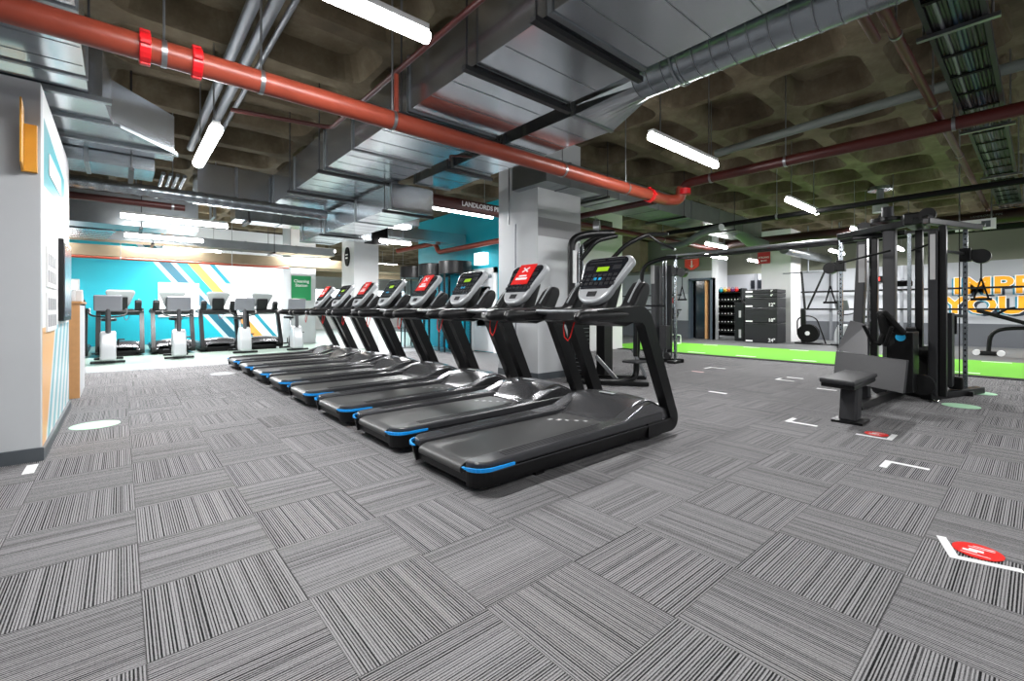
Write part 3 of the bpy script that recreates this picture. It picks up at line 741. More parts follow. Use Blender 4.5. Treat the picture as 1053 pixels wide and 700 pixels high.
# seated row station
st = MB().prism([(5.22,1.43),(5.12,1.12),(6.02,1.12),(6.12,1.43)], 'z', .43, .475).build('row_seat', 'grey', mg, bevel=.015)
MB().prism([(5.24,1.42),(5.16,1.13),(6.0,1.13),(6.08,1.42)], 'z', .39, .43).build('seat_pan', 'black', st, bevel=.008)
MB().prism([(5.55,.02),(5.75,.02),(5.82,.39),(5.62,.39)], 'y', 1.20, 1.35).build('seat_post', 'grey', mg, bevel=.02)
MB().box(5.5,5.8,1.14,1.40,0,.025).build('post_foot', 'black', mg)
MB().bar((5.78,1.27,.30),(6.02,1.27,.10),.06,.07).build('post_brace', 'black', mg)
MB().hexa([(6.36,1.60,.32),(6.16,.93,.27),(6.195,.92,.27),(6.395,1.59,.32),(6.56,1.62,.64),(6.36,.93,.60),(6.395,.92,.60),(6.595,1.61,.64)]).build('foot_plate', 'grey', mg, bevel=.006)
MB().prism([(6.55,.04),(6.70,.04),(6.62,.32),(6.5,.32)], 'y', 1.30, 1.44).build('plate_support', 'grey', mg)
MB().hexa([(7.0,1.72,.62),(6.9,1.38,.58),(6.93,1.37,.58),(7.03,1.71,.62),(7.2,1.62,1.0),(7.1,1.42,.95),(7.13,1.41,.95),(7.23,1.61,1.0)]).build('shin_plate', 'shroud', mg)
MB().tube([(6.9,1.42,.95),(7.0,1.35,.74),(6.95,1.22,.72),(6.85,1.14,.94)], .02, 8).tube([(6.95,1.28,.72),(7.2,1.25,1.0)], .025, 8).build('row_handle', 'rubber', mg, smooth=True)
MB().bar((7.05,1.28,1.12),(7.2,1.10,.84),.16,.07).bar((7.05,1.26,1.1),(7.15,1.22,.70),.08,.14).build('chest_pad', 'rubber', mg, bevel=.03)
MB().box(7.35,7.75,1.02,1.28,.12,.86).build('weight_stack', 'black', mg, bevel=.01)
MB().cyl((7.34,1.14,.80),(7.38,1.14,.80),.05,16).build('selector_dial', 'bluep', mg)
MB().tube([(7.2,1.25,1.0),(7.9,1.3,1.05)], .012, 6).bar((7.75,1.1,.86),(8.5,1.2,.86),.1,.08).build('row_arm', 'rubber', mg)
MB().bar((8.2,1.02,.55),(8.5,1.1,.6),.22,.08).box(8.35,8.42,1.0,1.12,.05,.55).build('rear_seat', 'rubber', mg, bevel=.02)
MB().cyl((7.6,.98,.2),(7.68,.98,.2),.13,22).build('pulley_wheel', 'plastic', mg, smooth=True)
MB().cyl((7.35,1.35,.14),(7.40,1.35,.14),.08,18).build('pulley_wheel', 'plastic', mg, smooth=True)

# hanging speaker on ceiling pole
o = empty('pendant_bracket', (13.5,2.46,3.42), 'pale grey ceiling plate and short pole with clamp above the multi gym', 'bracket')
MB().cyl((13.5,2.46,3.5),(13.5,2.46,4.0),.07,14).build('pole', 'conduit', o, smooth=True)
MB().cyl((13.5,2.46,3.93),(13.5,2.46,4.0),.24,20).build('ceiling_plate', 'galvs', o, smooth=True)
MB().cyl((13.5,2.46,3.42),(13.5,2.46,3.58),.15,18).build('clamp', 'silver', o, smooth=True)

# ------------------------------------------------------------------ plyo boxes and foam blocks
zs = [(0,.60,'24"'),(.60,1.06,'18"'),(1.06,1.37,'12"'),(1.37,1.50,'6"'),(1.50,1.62,'3"')]
k = 1.13
names = ['bottom and tallest box of the black stack, marked 24','second box from the floor in the black stack, marked 18','middle box of the black stack, marked 12','thin box second from the top of the black stack','thin topmost box of the black stack']
for i, (z0, z1, t) in enumerate(zs):
    z0, z1 = z0*k, z1*k; x0, x1, y0, y1 = 16.6, 17.4, 5.74, 6.78
    b_ = empty('plyometric_box', (17,6.25,z0), names[i], 'plyo box', 'stacked soft plyometric boxes')
    MB().box(x0,x1,y0,y1,z0+.006,z1-.006).build('body', 'grey', b_, bevel=.02)
    sz = .16 if i < 3 else .09
    MB().mesh(text_mesh(t, sz, .003, .004)).xform(facing((x0-.004, y0+.17, z0+.10 if i < 3 else z0+.07), '-x')).build('lettering', 'letter', b_)
    MB().box(x0-.004,x0,y1-.26,y1-.03,z0+.03,z0+.08).build('tag_strip', 'letter', b_)
    MB().box(x0-.003,x0,6.12,6.5,z1-.06,z1-.035).build('grip_slot', 'black', b_)
for i, (z1, y0, lb) in enumerate([(1.40,6.95,'tall black foam block standing left of the plyo boxes')]):
    b_ = empty('foam_block', (17.2,y0+.15,0), lb, 'foam block')
    MB().box(16.95,17.6,y0,y0+.34,0,z1).build('body', 'plastic', b_, bevel=.02)
    MB().box(16.945,16.95,y0+.10,y0+.18,.12,.42).box(16.945,16.95,y0+.10,y0+.18,.85,1.1).build('tag_strip', 'label', b_)
# dumbbell rack with dumbbells
rk = empty('dumbbell_rack', (17.9,7.85,0), 'tall black dumbbell rack in the grey recess beside the door', 'rack')
ry0, ry1, rx = 7.36, 8.48, 17.75
for y in (ry0, ry1-.05): MB().box(rx,rx+.5,y,y+.05,0,1.95).build('side_frame', 'black', rk, bevel=.005)
SH = [.35,.82,1.25]
SH = [.30,.62,.94,1.22,1.48]
for z in SH: MB().hexa([(rx,ry0,z-.05),(rx+.42,ry0,z+.05),(rx+.42,ry1,z+.05),(rx,ry1,z-.05),(rx,ry0,z-.03),(rx+.42,ry0,z+.07),(rx+.42,ry1,z+.07),(rx,ry1,z-.03)]).build('shelf', 'plastic', rk)
MB().box(rx,rx+.45,ry0,ry1,1.78,1.81).build('shelf', 'plastic', rk)
MB().box(rx+.44,rx+.46,ry0,ry1,.1,1.95).build('back_panel', 'rubber', rk)
db = empty('dumbbell', (0,0,0))
MB().cyl((-.03,0,0),(.27,0,0.07),.016,8).build('handle', 'chrome', db)
MB().cyl((-.07,0,-.01),(.04,0,.016),.062,8).build('head', 'rubber', db); MB().cyl((.21,0,.055),(.31,0,.08),.062,8).build('head', 'rubber', db)
MB().cyl((-.075,0,-.011),(-.07,0,-.01),.026,10).build('end_plate', 'letter', db)
row_n = ['bottom','second','third','fourth','fifth']
pos_n = ['far left','second from left','third from left','fourth from left','fourth from right','third from right','second from right','far right']
first = True
for si, z in enumerate(SH):
    for kx in range(8):
        o = db if first else copy_tree(db); first = False
        o.location = (rx+.09, ry1-.13-kx*.122, z+.055); tag(o, 'black dumbbell with pale end cap, %s on the %s rack shelf' % (pos_n[kx], row_n[si]), 'dumbbell', 'dumbbells on the rack')
cols = [('greenp','emerald'),('teal','teal'),('yell','gold'),('orangeb','orange'),('purple','purple'),('red','red'),('rubber','black'),('plastic','charcoal')]
for i, (m, nm) in enumerate(cols):
    y = 8.38-i*.15
    if i > 5: y = 7.30-(i-6)*.2
    o = empty('kettlebell', (17.95 if i < 6 else 17.8,y,1.81), '%s kettlebell standing along the top of the dumbbell rack' % nm, 'kettlebell', 'kettlebells on the rack top')
    x = o.location.x; zb = 1.81
    if i > 5: o.location.z = zb = 1.41; x = 17.25; y = 7.02+(i-6)*.2; o.location.x = x; o.location.y = y; o['label'] = '%s kettlebell on top of the foam block' % nm
    MB().sphere((x,y,zb+.07), .07).build('body', m, o, smooth=True)
    MB().tube([(x,y-.04,zb+.1),(x,y-.045,zb+.17),(x,y,zb+.195),(x,y+.045,zb+.17),(x,y+.04,zb+.1)], .011, 8).build('handle', m, o, smooth=True)
tag(MB().box(19.93,19.97,6.95,7.9,2.0,2.35).build('wall_panel', 'darkwin'), 'dark framed panel on the recess wall above the dumbbell rack', 'panel')

# rigs and bars along the right wall
rg = empty('wall_rig', (19.7,4,0), 'black horizontal rails of the wall rig across the right wall', 'rig')
for z in (1.15,1.80): MB().box(19.70,19.76,-5.5,7.9,z-.03,z+.03).build('rail', 'black', rg)
for y in (-3.8,-1.0,3.0,5.0,7.6): MB().box(19.76,19.86,y,y+.08,0,2.6).build('rig_post', 'conduit' if y > 2 else 'black', rg)
for z in (1.15,1.80): MB().box(19.86,20,-5.4,-5.3,z-.02,z+.02).box(19.86,20,5.02,5.06,z-.02,z+.02).build('wall_bracket', 'black', rg)
rg2 = empty('wall_rail', (16.8,12,0), 'black horizontal rails on the wall left of the door', 'rail')
for z in (1.13,1.72): MB().box(16.84,16.88,9.3,15,z-.025,z+.025).build('rail', 'black', rg2)
for y in (9.6,14.6): MB().box(16.88,16.95,y,y+.06,0,1.9).build('rig_post', 'black', rg2)

# barbell with plates on the rails
bb = empty('barbell', (16.6,10.2,.97), 'black barbell with a bumper plate held before the left wall rails', 'barbell')
MB().cyl((16.5,9.2,.98),(16.5,11.2,.98),.02,10).build('bar', 'steel', bb)
for y in (9.35,9.43): MB().cyl((16.5,y,.98),(16.5,y+.06,.98),.22,24).build('bumper_plate', 'rubber', bb, smooth=True)
bs = empty('barbell_stand', (16.5,10.4,0), 'black stand carrying the barbell by the left rails', 'stand')
for y in (9.8,10.9): MB().box(16.47,16.53,y-.03,y+.03,0,.96).box(16.3,16.7,y-.04,y+.04,0,.04).build('post', 'black', bs)
# suspension trainer wheel machine and hanging straps
fm = empty('fan_wheel_machine', (17.2,5.0,0), 'black machine with large round wheel and curved handle frame near the white column', 'exercise machine')
x, y = 17.2, 5.02
MB().cyl((x-.12,y-.02,.36),(x+.08,y-.02,.36),.30,28).build('wheel', 'rubber', fm, smooth=True)
MB().cyl((x-.135,y-.02,.36),(x-.12,y-.02,.36),.07,16).build('hub', 'letter', fm, smooth=True)
MB().bar((x,y+.12,.05),(x,y+.14,1.15),.14,.12).build('mast', 'black', fm, bevel=.02)
MB().tube(rounded([(x,y+.30,.3),(x,y+.32,.85),(x,y+.0,.95),(x,y-.25,.85),(x,y-.50,.04)], .2), .022, 8).build('handle_frame', 'black', fm, smooth=True)
MB().bar((x,y+.35,.03),(x,y-.4,.03),.3,.05).box(x-.1,x+.1,y-.85,y-.3,0,.03).build('base', 'black', fm, bevel=.01)
for i, (ya, yb, lb) in enumerate([(5.42,5.12,'left black suspension strap slanting to the wheel machine'),(4.72,5.05,'right black suspension strap slanting to the wheel machine')]):
    tag(MB().bar((17.9,ya,2.45),(17.25,yb,1.15),.07,.02).build('suspension_strap', 'rubber'), lb, 'strap', 'suspension straps')
tag(MB().cyl((17.9,4.2,2.42),(17.9,6.0,2.42),.02,8).box(17.88,17.92,5.2,5.24,2.42,4.0).box(17.88,17.92,4.3,4.34,2.42,4.0).build('suspension_bar', 'conduit'), 'grey ceiling hung bar that the suspension straps loop over', 'bar')
tag(MB().bar((17.8,4.55,2.48),(17.8,4.4,2.36),.05,.08).build('strap_pouch', 'yell'), 'small yellow pouch on the suspension bar', 'pouch')
# elliptical like upright bikes beyond the multi gym
sb = copy_tree(bk); sb.location = (17.2,3.85,0); sb.rotation_euler = (0,0,2.6); tag(sb, 'upright bike seen beyond the left adjustable cable column', 'exercise bike')
# weight bench
wb = empty('weight_bench', (17,-.2,0), 'black adjustable weight bench below the orange mural letters', 'bench')
x = 16.3
MB().bar((x,1.02,.06),(x,.68,.06),.16,.10).build('wheel_base', 'plastic', wb, bevel=.03)
for yy in (1.06,.64): MB().cyl((x-.09,yy,.07),(x+.09,yy,.07),.07,16).build('wheel', 'letter', wb)
MB().tube(rounded([(x,.85,.1),(x,.82,.62),(x,.3,.72),(x,-.8,.50)], .25), .045, 10).build('frame', 'black', wb, smooth=True)
MB().bar((x,1.05,1.12),(x,.2,.80),.26,.09).bar((x,.15,.78),(x,-1.1,.62),.28,.09).build('pad', 'rubber', wb, bevel=.03)
MB().bar((x,-.7,.5),(x,-.8,.03),.07,.07).bar((x,-.5,.03),(x,-1.1,.03),.4,.05).build('rear_leg', 'black', wb, bevel=.01)
MB().tube([(x,.75,1.0),(x,.55,1.15),(x,.4,1.18)], .03, 8).build('roller', 'rubber', wb, smooth=True)
# hurdle on turf
hu = empty('agility_hurdle', (13.6,8.2,.012), 'low white agility hurdle standing on the green turf', 'hurdle')
MB().tube(rounded([(14.0,8.9,.03),(14.0,8.9,.30),(14.0,7.75,.30),(14.0,7.75,.03)], .05), .015, 8).tube([(14.0,7.75,.03),(13.7,7.75,.03)], .015, 8).tube([(14.0,8.9,.03),(13.7,8.9,.03)], .015, 8).tube([(14.0,8.35,.03),(14.0,8.35,.3)], .012, 8).build('frame', 'tape', hu, smooth=True)

# ------------------------------------------------------------------ wall lettering and signs
wl = empty('wall_mural', (19.99,0,1.4), 'orange capital lettering with teal shadow across the right wall', 'mural')
def word(t, y, z, size, sp):
    st_ = Matrix.Diagonal((1.14,1,1,1))
    for m, dx, dy, dz, bold in (('navyd', .004, -.075, -.07, .03), ('navy', .008, .055, -.03, .03), ('letter', .011, .0, .0, .042), ('orange', .016, 0, 0, .022)):
        MB().mesh(text_mesh(t, size, .002, bold, 'LEFT', sp)).xform(facing((20-dx, y+dy, z+dz), '-x') @ st_).build('lettering', m, wl)
word('IMPROVE', 1.82, 1.85, .70, 1.06)
word('YOURSELF', 2.02, 1.25, .70, 1.04)
def sign(name, lab, d, c, w, h, m, lines, tsz, notch=False):
    r = empty(name, c, lab, 'sign')
    x, y, z = c
    if d == '-x':
        poly = [(y-w/2,z),(y+w/2,z),(y+w/2,z+h),(y-w/2,z+h)]
        if notch: poly = [(y-w/2,z),(y-w/8,z-.12),(y+w/8,z-.12),(y+w/2,z),(y+w/2,z+h),(y-w/2,z+h)]
        MB().prism(poly, 'x', x-.03, x).build('board', m, r)
    else: MB().box(x-w/2,x+w/2,y-.03,y,z,z+h).build('board', m, r)
    q = MB()
    for t, dz, s in lines:
        loc = (x-.032, y, z+dz) if d == '-x' else (x, y-.032, z+dz)
        q.mesh(text_mesh(t, s, .002, .003).copy() if False else text_mesh(t, s, .002, .003)) if False else None
        mm = MB().mesh(text_mesh(t, s, .002, .002)).xform(facing(loc, d)); tmp = bpy.data.meshes.new('t'); mm.bm.to_mesh(tmp); mm.bm.free(); q.mesh(tmp)
    return r, q
# green sign on the far column
r, q = sign('green_sign', 'green rectangular sign on the far white column', '-y', (4.62,16.28,1.45), .62, .82, 'greensign', [('Cleaning',.64,.14),('Station',.50,.14)], .1)
q.build('lettering', 'letter', r)
r, q = sign('arrow_sign', 'orange red arrow sign on the wall above the dark door', '-x', (16.98,8.92,2.82), .58, .42, 'redsign', [('WORK OUT',.32,.10)], .1, True)
q.box(16.94,16.95,8.90,8.94,2.80,3.06)
q.prism([(8.82,2.88),(8.92,2.76),(9.02,2.88),(8.92,2.81)], 'x', 16.94, 16.95)
q.build('arrow_and_lettering', 'letter', r)
r, q = sign('hanging_banner', 'crimson rectangular sign on the white right column', '-x', (17.88,6.62,2.82), .42, .66, 'redsign2', [('THINK',.46,.11),('STRONG',.22,.09),('BE FIT',.10,.08)], .1)
q.build('lettering', 'letter', r)
o = empty('exit_sign', (16.98,3.0,2.6), 'red lit display box on the right wall behind the multi gym', 'sign')
MB().box(19.92,19.98,3.55,3.95,2.08,2.30).build('housing', 'rubber', o)
o.location = (19.95,3.75,2.08)
for ch in o.children: ch.location = Vector((16.98,3.0,2.6))-Vector((19.95,3.75,2.08))
o2 = MB().mesh(text_mesh('88', .17, .004, .004)).xform(facing((19.915,3.72,2.19), '-x')).build('digits', mat('red_glow', (1,.1,.05), .4, emit=(1,.12,.08), estr=4), o)
o = empty('direction_sign', (10.5,1.0,2.68), 'white hanging exit sign above the multi gym', 'sign')
MB().box(12.4,12.44,.55,1.1,2.66,2.86).build('panel', 'letter', o)
MB().box(12.41,12.43,.6,.62,2.86,4.0).box(12.41,12.43,1.03,1.05,2.86,4.0).build('hanger', 'steel', o)
MB().box(12.39,12.4,.62,.74,2.70,2.82).prism([(.86,2.76),(.98,2.70),(.98,2.82)], 'x', 12.39, 12.4).build('pictogram', 'base', o)
o = empty('exit_box_sign', (7.40,9.9,2.32), 'small white illuminated box sign above the white door', 'sign')
MB().box(7.25,7.43,9.6,10.0,2.34,2.66).build('box', mat('lit_sign_white', (.9,1,1), .4, emit=(.9,1,1), estr=1.5), o)
o = empty('wall_badge', (5.08,13.3,2.5), 'black oval badge high on the middle white column', 'badge')
MB().prism([(13.38+.17*math.cos(a*PI/12), 2.70+.28*math.sin(a*PI/12)) for a in range(24)], 'x', 5.06, 5.1).build('plate', 'rubber', o)
MB().box(5.052,5.06,13.3,13.45,2.64,2.68).box(5.052,5.06,13.28,13.46,2.74,2.77).build('lettering', 'letter', o)
tag(MB().box(16.92,16.98,9.62,9.78,1.40,1.62).build('fire_call_point', 'red'), 'small red alarm call point on the wall left of the door', 'call point')
cp = MB().tube([(5.05,5.95,3.9),(5.05,5.95,2.60)], .012, 8).tube([(5.05,5.78,2.58),(5.05,5.78,.05)], .014, 8)
tag(cp.build('conduit', 'conduit'), 'thin grey conduit running down the square column', 'conduit')

# ------------------------------------------------------------------ services under the ceiling
def rods(mb, pts, z0, z1=4.29, r=.008):
    for x, y in pts: mb.cyl((x,y,z0),(x,y,z1),r,6)
def duct(name, lab, x0, x1, y0, y1, z0, z1, axis='y', m='galv', seams=(), straps=(), bev=0):
    r = empty(name, ((x0+x1)/2,(y0+y1)/2,z0), lab, 'air duct')
    MB().box(x0,x1,y0,y1,z0,z1).build('body', m, r)
    for s in seams:
        f = MB()
        e = .012
        if axis == 'y': f.box(x0-e,x1+e,s-.02,s+.02,z0-e,z0).box(x0-e,x0,s-.02,s+.02,z0,z1+e).box(x1,x1+e,s-.02,s+.02,z0,z1+e).box(x0-e,x1+e,s-.02,s+.02,z1,z1+e)
        else: f.box(s-.02,s+.02,y0-e,y1+e,z0-e,z0).box(s-.02,s+.02,y0-e,y0,z0,z1+e).box(s-.02,s+.02,y1,y1+e,z0,z1+e).box(s-.02,s+.02,y0-e,y1+e,z1,z1+e)
        f.build('flange', 'galvd', r)
    for s in straps:
        f = MB()
        if axis == 'y': f.box(x0-.08,x1+.08,s-.025,s+.025,z0-.05,z0-.013); rods(f, ((x0-.05,s),(x1+.05,s)), z0-.04)
        else: f.box(s-.025,s+.025,y0-.08,y1+.08,z0-.05,z0-.013); rods(f, ((s,y0-.05),(s,y1+.05)), z0-.04)
        f.build('hanger_strut', 'strut', r)
    # stiffening creases
    f = MB(); 
    if axis == 'y':
        n = int((y1-y0)/.33)
        for i in range(1, n): f.box(x0+.01,x1-.01,y0+i*.33-.003,y0+i*.33+.003,z0-.003,z0)
    else:
        n = int((x1-x0)/.33)
        for i in range(1, n): f.box(x0+i*.33-.003,x0+i*.33+.003,y0+.01,y1-.01,z0-.003,z0)
    f.build('crease', 'galvd', r)
    return r
duct('main_air_duct', 'wide galvanised duct running away over the treadmills', 2.04,3.06,-1.5,8.9,3.0,3.5,'y','galv',(.7,2.0,3.85,5.2,6.17,7.55,8.85),(2.08,2.84,3.9,6.22,7.6))
duct('side_air_duct', 'narrower galvanised duct right of the main duct', 3.28,3.88,2.9,6.05,3.0,3.4,'y','galv',(2.92,3.95,5.0,6.0),(3.98,5.04))
duct('lower_air_duct', 'dropped galvanised duct continuing beyond the side duct', 2.95,3.62,6.07,10.5,2.6,2.96,'y','galv',(6.1,7.4,8.9,10.3),(6.2,8.95))
t = empty('spiral_duct', (3.45,0,3.0), 'round ribbed spiral duct joined to a square transition', 'air duct')
def sp_at(y): return (3.42+.04*(2.25-y), y, 3.16)
pb = MB().tube([sp_at(2.25-i*.25) for i in range(16)], .187, 32).build('pipe', 'galvs', t, smooth=True)
for i in range(1, 24): MB().tube([sp_at(2.25-i*.13+.004), sp_at(2.25-i*.13-.004)], .1895, 32).build('seam', 'conduit', pb, smooth=True)
n = 24; ring0 = []; ring1 = []
tr = MB()
for i in range(n):
    a = 2*PI*i/n; c_, s_ = math.cos(a), math.sin(a); kk = max(abs(c_), abs(s_))
    ring0.append((3.58+.30*c_/kk, 2.9, 3.2+.2*s_/kk)); ring1.append((3.42+.19*c_, 2.25, 3.16+.19*s_))
v0 = [tr.bm.verts.new(p) for p in ring0]; v1 = [tr.bm.verts.new(p) for p in ring1]
for i in range(n): tr.bm.faces.new((v0[i], v0[(i+1)%n], v1[(i+1)%n], v1[i]))
tr.build('transition', 'galv', t)
for yy_ in (1.9,.2): 
    rm = MB().tube([(3.42+.2*math.cos(a*PI/10)+.04*(2.25-yy_),yy_,3.16+.2*math.sin(a*PI/10)) for a in range(21)], .008, 6); rm.cyl((3.42+.04*(2.25-yy_),yy_,3.36),(3.42+.04*(2.25-yy_),yy_,4.05),.008,6).build('hanger', 'steel', t)
duct('left_air_duct', 'galvanised duct crossing above the white partition end', -2.4,-.21,-1.5,5.3,3.0,3.4,'y','galv',(2.5,3.9,5.0),(4.1,))
t = empty('angled_air_duct', (0,6.2,3.0), 'angled galvanised duct transition left of the small batten light', 'air duct')
MB().prism([(-1.6,5.34),(-.12,5.34),(-.07,6.0),(.48,6.66),(.50,7.1),(-1.6,7.1)], 'z', 3.0, 3.42).build('body', 'galv', t)
MB().bar((-1.6,5.38,2.98),(-.06,5.38,2.98),.05,.04).bar((-1.6,6.02,2.98),(0,6.02,2.98),.04,.03).bar((-1.6,6.7,2.98),(.52,6.7,2.98),.05,.04).bar((-.07,6.0,2.99),(.49,6.67,2.99),.03,.03).build('flange', 'galvd', t)
duct('cross_air_duct', 'boxy duct crossing behind the small batten light', .95,5.0,8.95,9.6,2.98,3.55,'x','galv',(1.5,2.6,3.9),())
duct('stepped_air_duct', 'short duct piece beyond the angled duct on the left', -1.6,.32,7.15,7.75,2.85,3.3,'x','galv',(-.3,),(.1,))
duct('far_air_duct', 'big grey duct crossing the far left of the ceiling', -6,1.2,11.2,11.9,2.72,3.3,'x','galvd',(-1,-.1,.7),(.3,))
duct('long_air_duct', 'long shallow duct crossing over the upright bikes', 1.75,7.4,10.6,11.1,2.97,3.25,'x','galv',(1.4,2.6,3.8,5),(2,4))
duct('rear_air_duct', 'flat duct crossing in front of the back beam', -6,5.0,14.2,14.8,2.78,3.0,'x','galvd',(0,1.3,2.6,3.9),(.6,3.3))
t = empty('louvred_air_duct', (-.6,12.9,2.5), 'ribbed pale duct block above the counter', 'air duct')
m = MB()
for i in range(6): m.box(-2.0,-.08-.03*i,12.2+i*.28,12.4+i*.28,2.72-.0*i,3.05)
rods(m, ((-.5,12.6),(-.5,13.6)), 3.0, 3.98)
m.box(-1.9,-.3,12.2,13.8,3.0,3.04)
m.build('body', 'galv', t)
duct('right_cross_duct', 'galvanised duct crossing from the square column to the right', 4.95,13.2,4.95,5.75,3.12,3.5,'x','galvd',(5.5,6.8,8.1,9.4,10.7,12),(6.4,9.0,11.4))
duct('mid_right_duct', 'short galvanised duct above the lat pulldown machine', 6.9,9.2,6.9,7.7,2.95,3.3,'x','galv',(7.6,8.6),())
fd = MB().tube(rounded([(10.3,6.2,2.70),(10.35,5.6,2.72),(9.7,4.9,2.82),(9.4,4.3,2.84)], .4), .075, 14)
tag(fd.build('flexible_duct', 'flex', smooth=True), 'silvery green flexible duct above the cable column', 'air duct')
fd = MB().tube([(12.3,5.2,3.2),(12.6,5.0,2.95),(12.9,4.75,2.80)], .16, 14)
tag(fd.build('duct_elbow', 'flex', smooth=True), 'greenish duct elbow near the crimson banner', 'air duct')
tag(MB().tube([(15.6,5.2,3.0),(20.0,5.2,3.0)], .14, 16).build('round_duct', 'galvd', smooth=True), 'grey round duct running above the suspension bar', 'air duct')

deepred = mat('deep_red_brown_pipe', (.17,.07,.06), .5)
def pipe(name, lab, pts, r, m, rnd=.1, cat='pipe', n=14, hg=()):
    o = empty(name, pts[0], lab, cat)
    MB().tube(rounded(pts, rnd), r, n).build('run', m, o, smooth=True)
    for hx, hy, hz in hg: hang(o, hx, hy, hz, r, axis='x' if abs(pts[0][0]-pts[1][0]) > abs(pts[0][1]-pts[1][1]) else 'y')
    return o
def hang(o, x, y, z, r, m='steel', axis='x'):
    h = MB()
    if axis == 'x': h.cyl((x-.015,y,z),(x+.015,y,z),r+.006,18)
    else: h.cyl((x,y-.015,z),(x,y+.015,z),r+.006,18)
    h.cyl((x,y,z+r),(x,y,4.29),.008,6); h.build('hanger', m, o, smooth=True)
p = pipe('sprinkler_main', 'thick terracotta red pipe crossing the whole ceiling', [(-2.2,3.82,2.85),(6.45,3.82,2.85),(6.65,3.70,2.86),(6.66,3.66,3.05)], .082, 'redpipe', .08, n=24)
for x in (.12,.40,6.0): MB().cyl((x-.03,3.82,2.85),(x+.03,3.82,2.85),.103,20).box(x-.028,x+.028,3.80,3.84,2.74,2.97).box(x-.028,x+.028,3.70,3.94,2.835,2.865).build('coupling', 'clamp', p, bevel=.006)
for x in (.22,.80,1.86,4.1,5.4): hang(p, x, 3.82, 2.85, .082)
p = pipe('sprinkler_branch', 'dark red pipe continuing to the right from the elbow', [(6.66,3.66,2.94),(6.66,3.62,3.08),(6.66,3.5,3.1),(6.66,-3,3.1)], .07, 'darkred', .08, n=18)
for y in (.6,2.2,3.2): hang(p, 6.66, y, 3.1, .07, axis='y')
MB().cyl((6.66,3.62,2.93),(6.66,3.62,3.02),.09,18).build('coupling', 'clamp', p)
pipe('small_red_pipe', 'slim red pipe above the nearest batten light', [(1.9,1.8,3.3),(1.9,5.5,3.3),(.9,5.7,3.3)], .024, 'darkred')
pipe('drop_pipe', 'short red riser joining the slim pipe to the main', [(1.9,3.82,2.93),(1.9,3.82,3.28)], .022, 'redpipe', .01)
pipe('sprinkler_drop', 'little sprinkler arm hanging below the main pipe near the duct', [(3.15,4.4,2.95),(2.85,4.4,2.90),(2.85,4.4,2.84)], .012, 'darkred', .02)
for i, (x, r_) in enumerate([(.84,.05),(.98,.05),(1.10,.025)]):
    pipe('ceiling_conduit', ['leftmost of three grey conduits over the nearest light','middle of three grey conduits over the nearest light','thin rightmost of three grey conduits'][i], [(x,-1.5,3.7),(x,8.8,3.7)], r_, 'conduit')
ct = empty('cable_tray', (8,.42,3.2), 'black cable tray full of cables running away at the right', 'cable tray')
MB().box(4.0,16,.24,.27,3.2,3.28).box(4.0,16,.53,.56,3.2,3.28).build('side_rail', 'strut', ct)
for i in range(24): MB().box(4.1+i*.5,4.14+i*.5,.27,.53,3.2,3.21).build('rung', 'rubber', ct)
slate = mat('slate_blue_cable', (.16,.24,.32), .35); dk = mat('dark_cable', (.07,.07,.08), .45)
for k_ in range(11): MB().tube([(4+i*.6,.282+k_*.0237+.004*math.sin(i*1.7+k_),3.225+.006*math.sin(k_*2.1)) for i in range(20)], .0135, 8).build('cable', slate if k_ in (4,5) else (M['conduit'] if k_ == 8 else dk), ct, smooth=True)
m = MB(); 
for x in (4.6,7.4,10.2,13): rods(m, ((x,.22),(x,.58)), 3.18); m.box(x-.02,x+.02,.18,.62,3.16,3.2) if False else m.bar((x,.18,3.185),(x,.62,3.185),.04,.03)
m.build('hanger', 'steel', ct)
p = pipe('right_red_pipe', 'dark red pipe running away beside the cable tray', [(3.8,.71,3.2),(14.5,.71,3.2)], .035, 'darkred')
for x in (4.4,6.2,8.5): hang(p, x, .71, 3.2, .035)
pipe('short_red_pipe', 'short dark red pipe end at the top right of the spiral duct', [(3.68,.78,3.1),(4.15,.78,3.1)], .03, 'darkred')
pipe('flexible_pipe', 'pale green ribbed pipe crossing under the coffers on the right', [(6.6,3.1,3.42),(6.5,1.4,3.45),(6.35,.2,3.42),(6.3,-2,3.4)], .055, 'flex', .4)
p = pipe('far_red_pipe', 'long dark red pipe crossing above the multi gym', [(13.4,6,3.0),(13.3,-4,3.0)], .14, deepred, hg=((13.35,2.2,3.0),(13.33,-1,3.0))); 
MB().mesh(text_mesh('LANDLORDS PIPE', .058, .002)).xform(facing((13.20,.72,3.03), '-x')).build('lettering', 'conduit', p)
pipe('black_pipe', 'black pipe crossing the ceiling above the cable column', [(10.2,6,3.02),(9.9,-4,3.04)], .05, 'rubber', hg=((10.1,3.5,3.03),(9.97,-.5,3.04)))
pipe('black_pipe', 'second black pipe close in front of the orange mural wall', [(15.2,4,3.05),(15.2,-5,3.05)], .10, 'rubber', hg=((15.2,2.2,3.05),(15.2,-1,3.05)))
pipe('brown_pipe', 'brown red pipe under the thin spiral duct at the left', [(-3,8.6,2.70),(.75,8.6,2.70)], .05, 'darkred', hg=((.6,8.6,2.7),))
tsp = empty('thin_spiral_duct', (0,8.5,3.02), 'thin ribbed spiral duct crossing the left ceiling', 'air duct')
MB().tube([(-4+i*.05,8.40+.02*i*.05,2.87) for i in range(138)], [.085 if i % 3 else .095 for i in range(138)], 16).build('pipe', 'galvs', tsp, smooth=True)
pipe('copper_pipe', 'thin terracotta pipe along the underside of the back beam', [(-6,15.0,2.41),(3.9,15.0,2.41)], .03, 'redpipe', hg=((0,15.0,2.41),(2.4,15.0,2.41)))
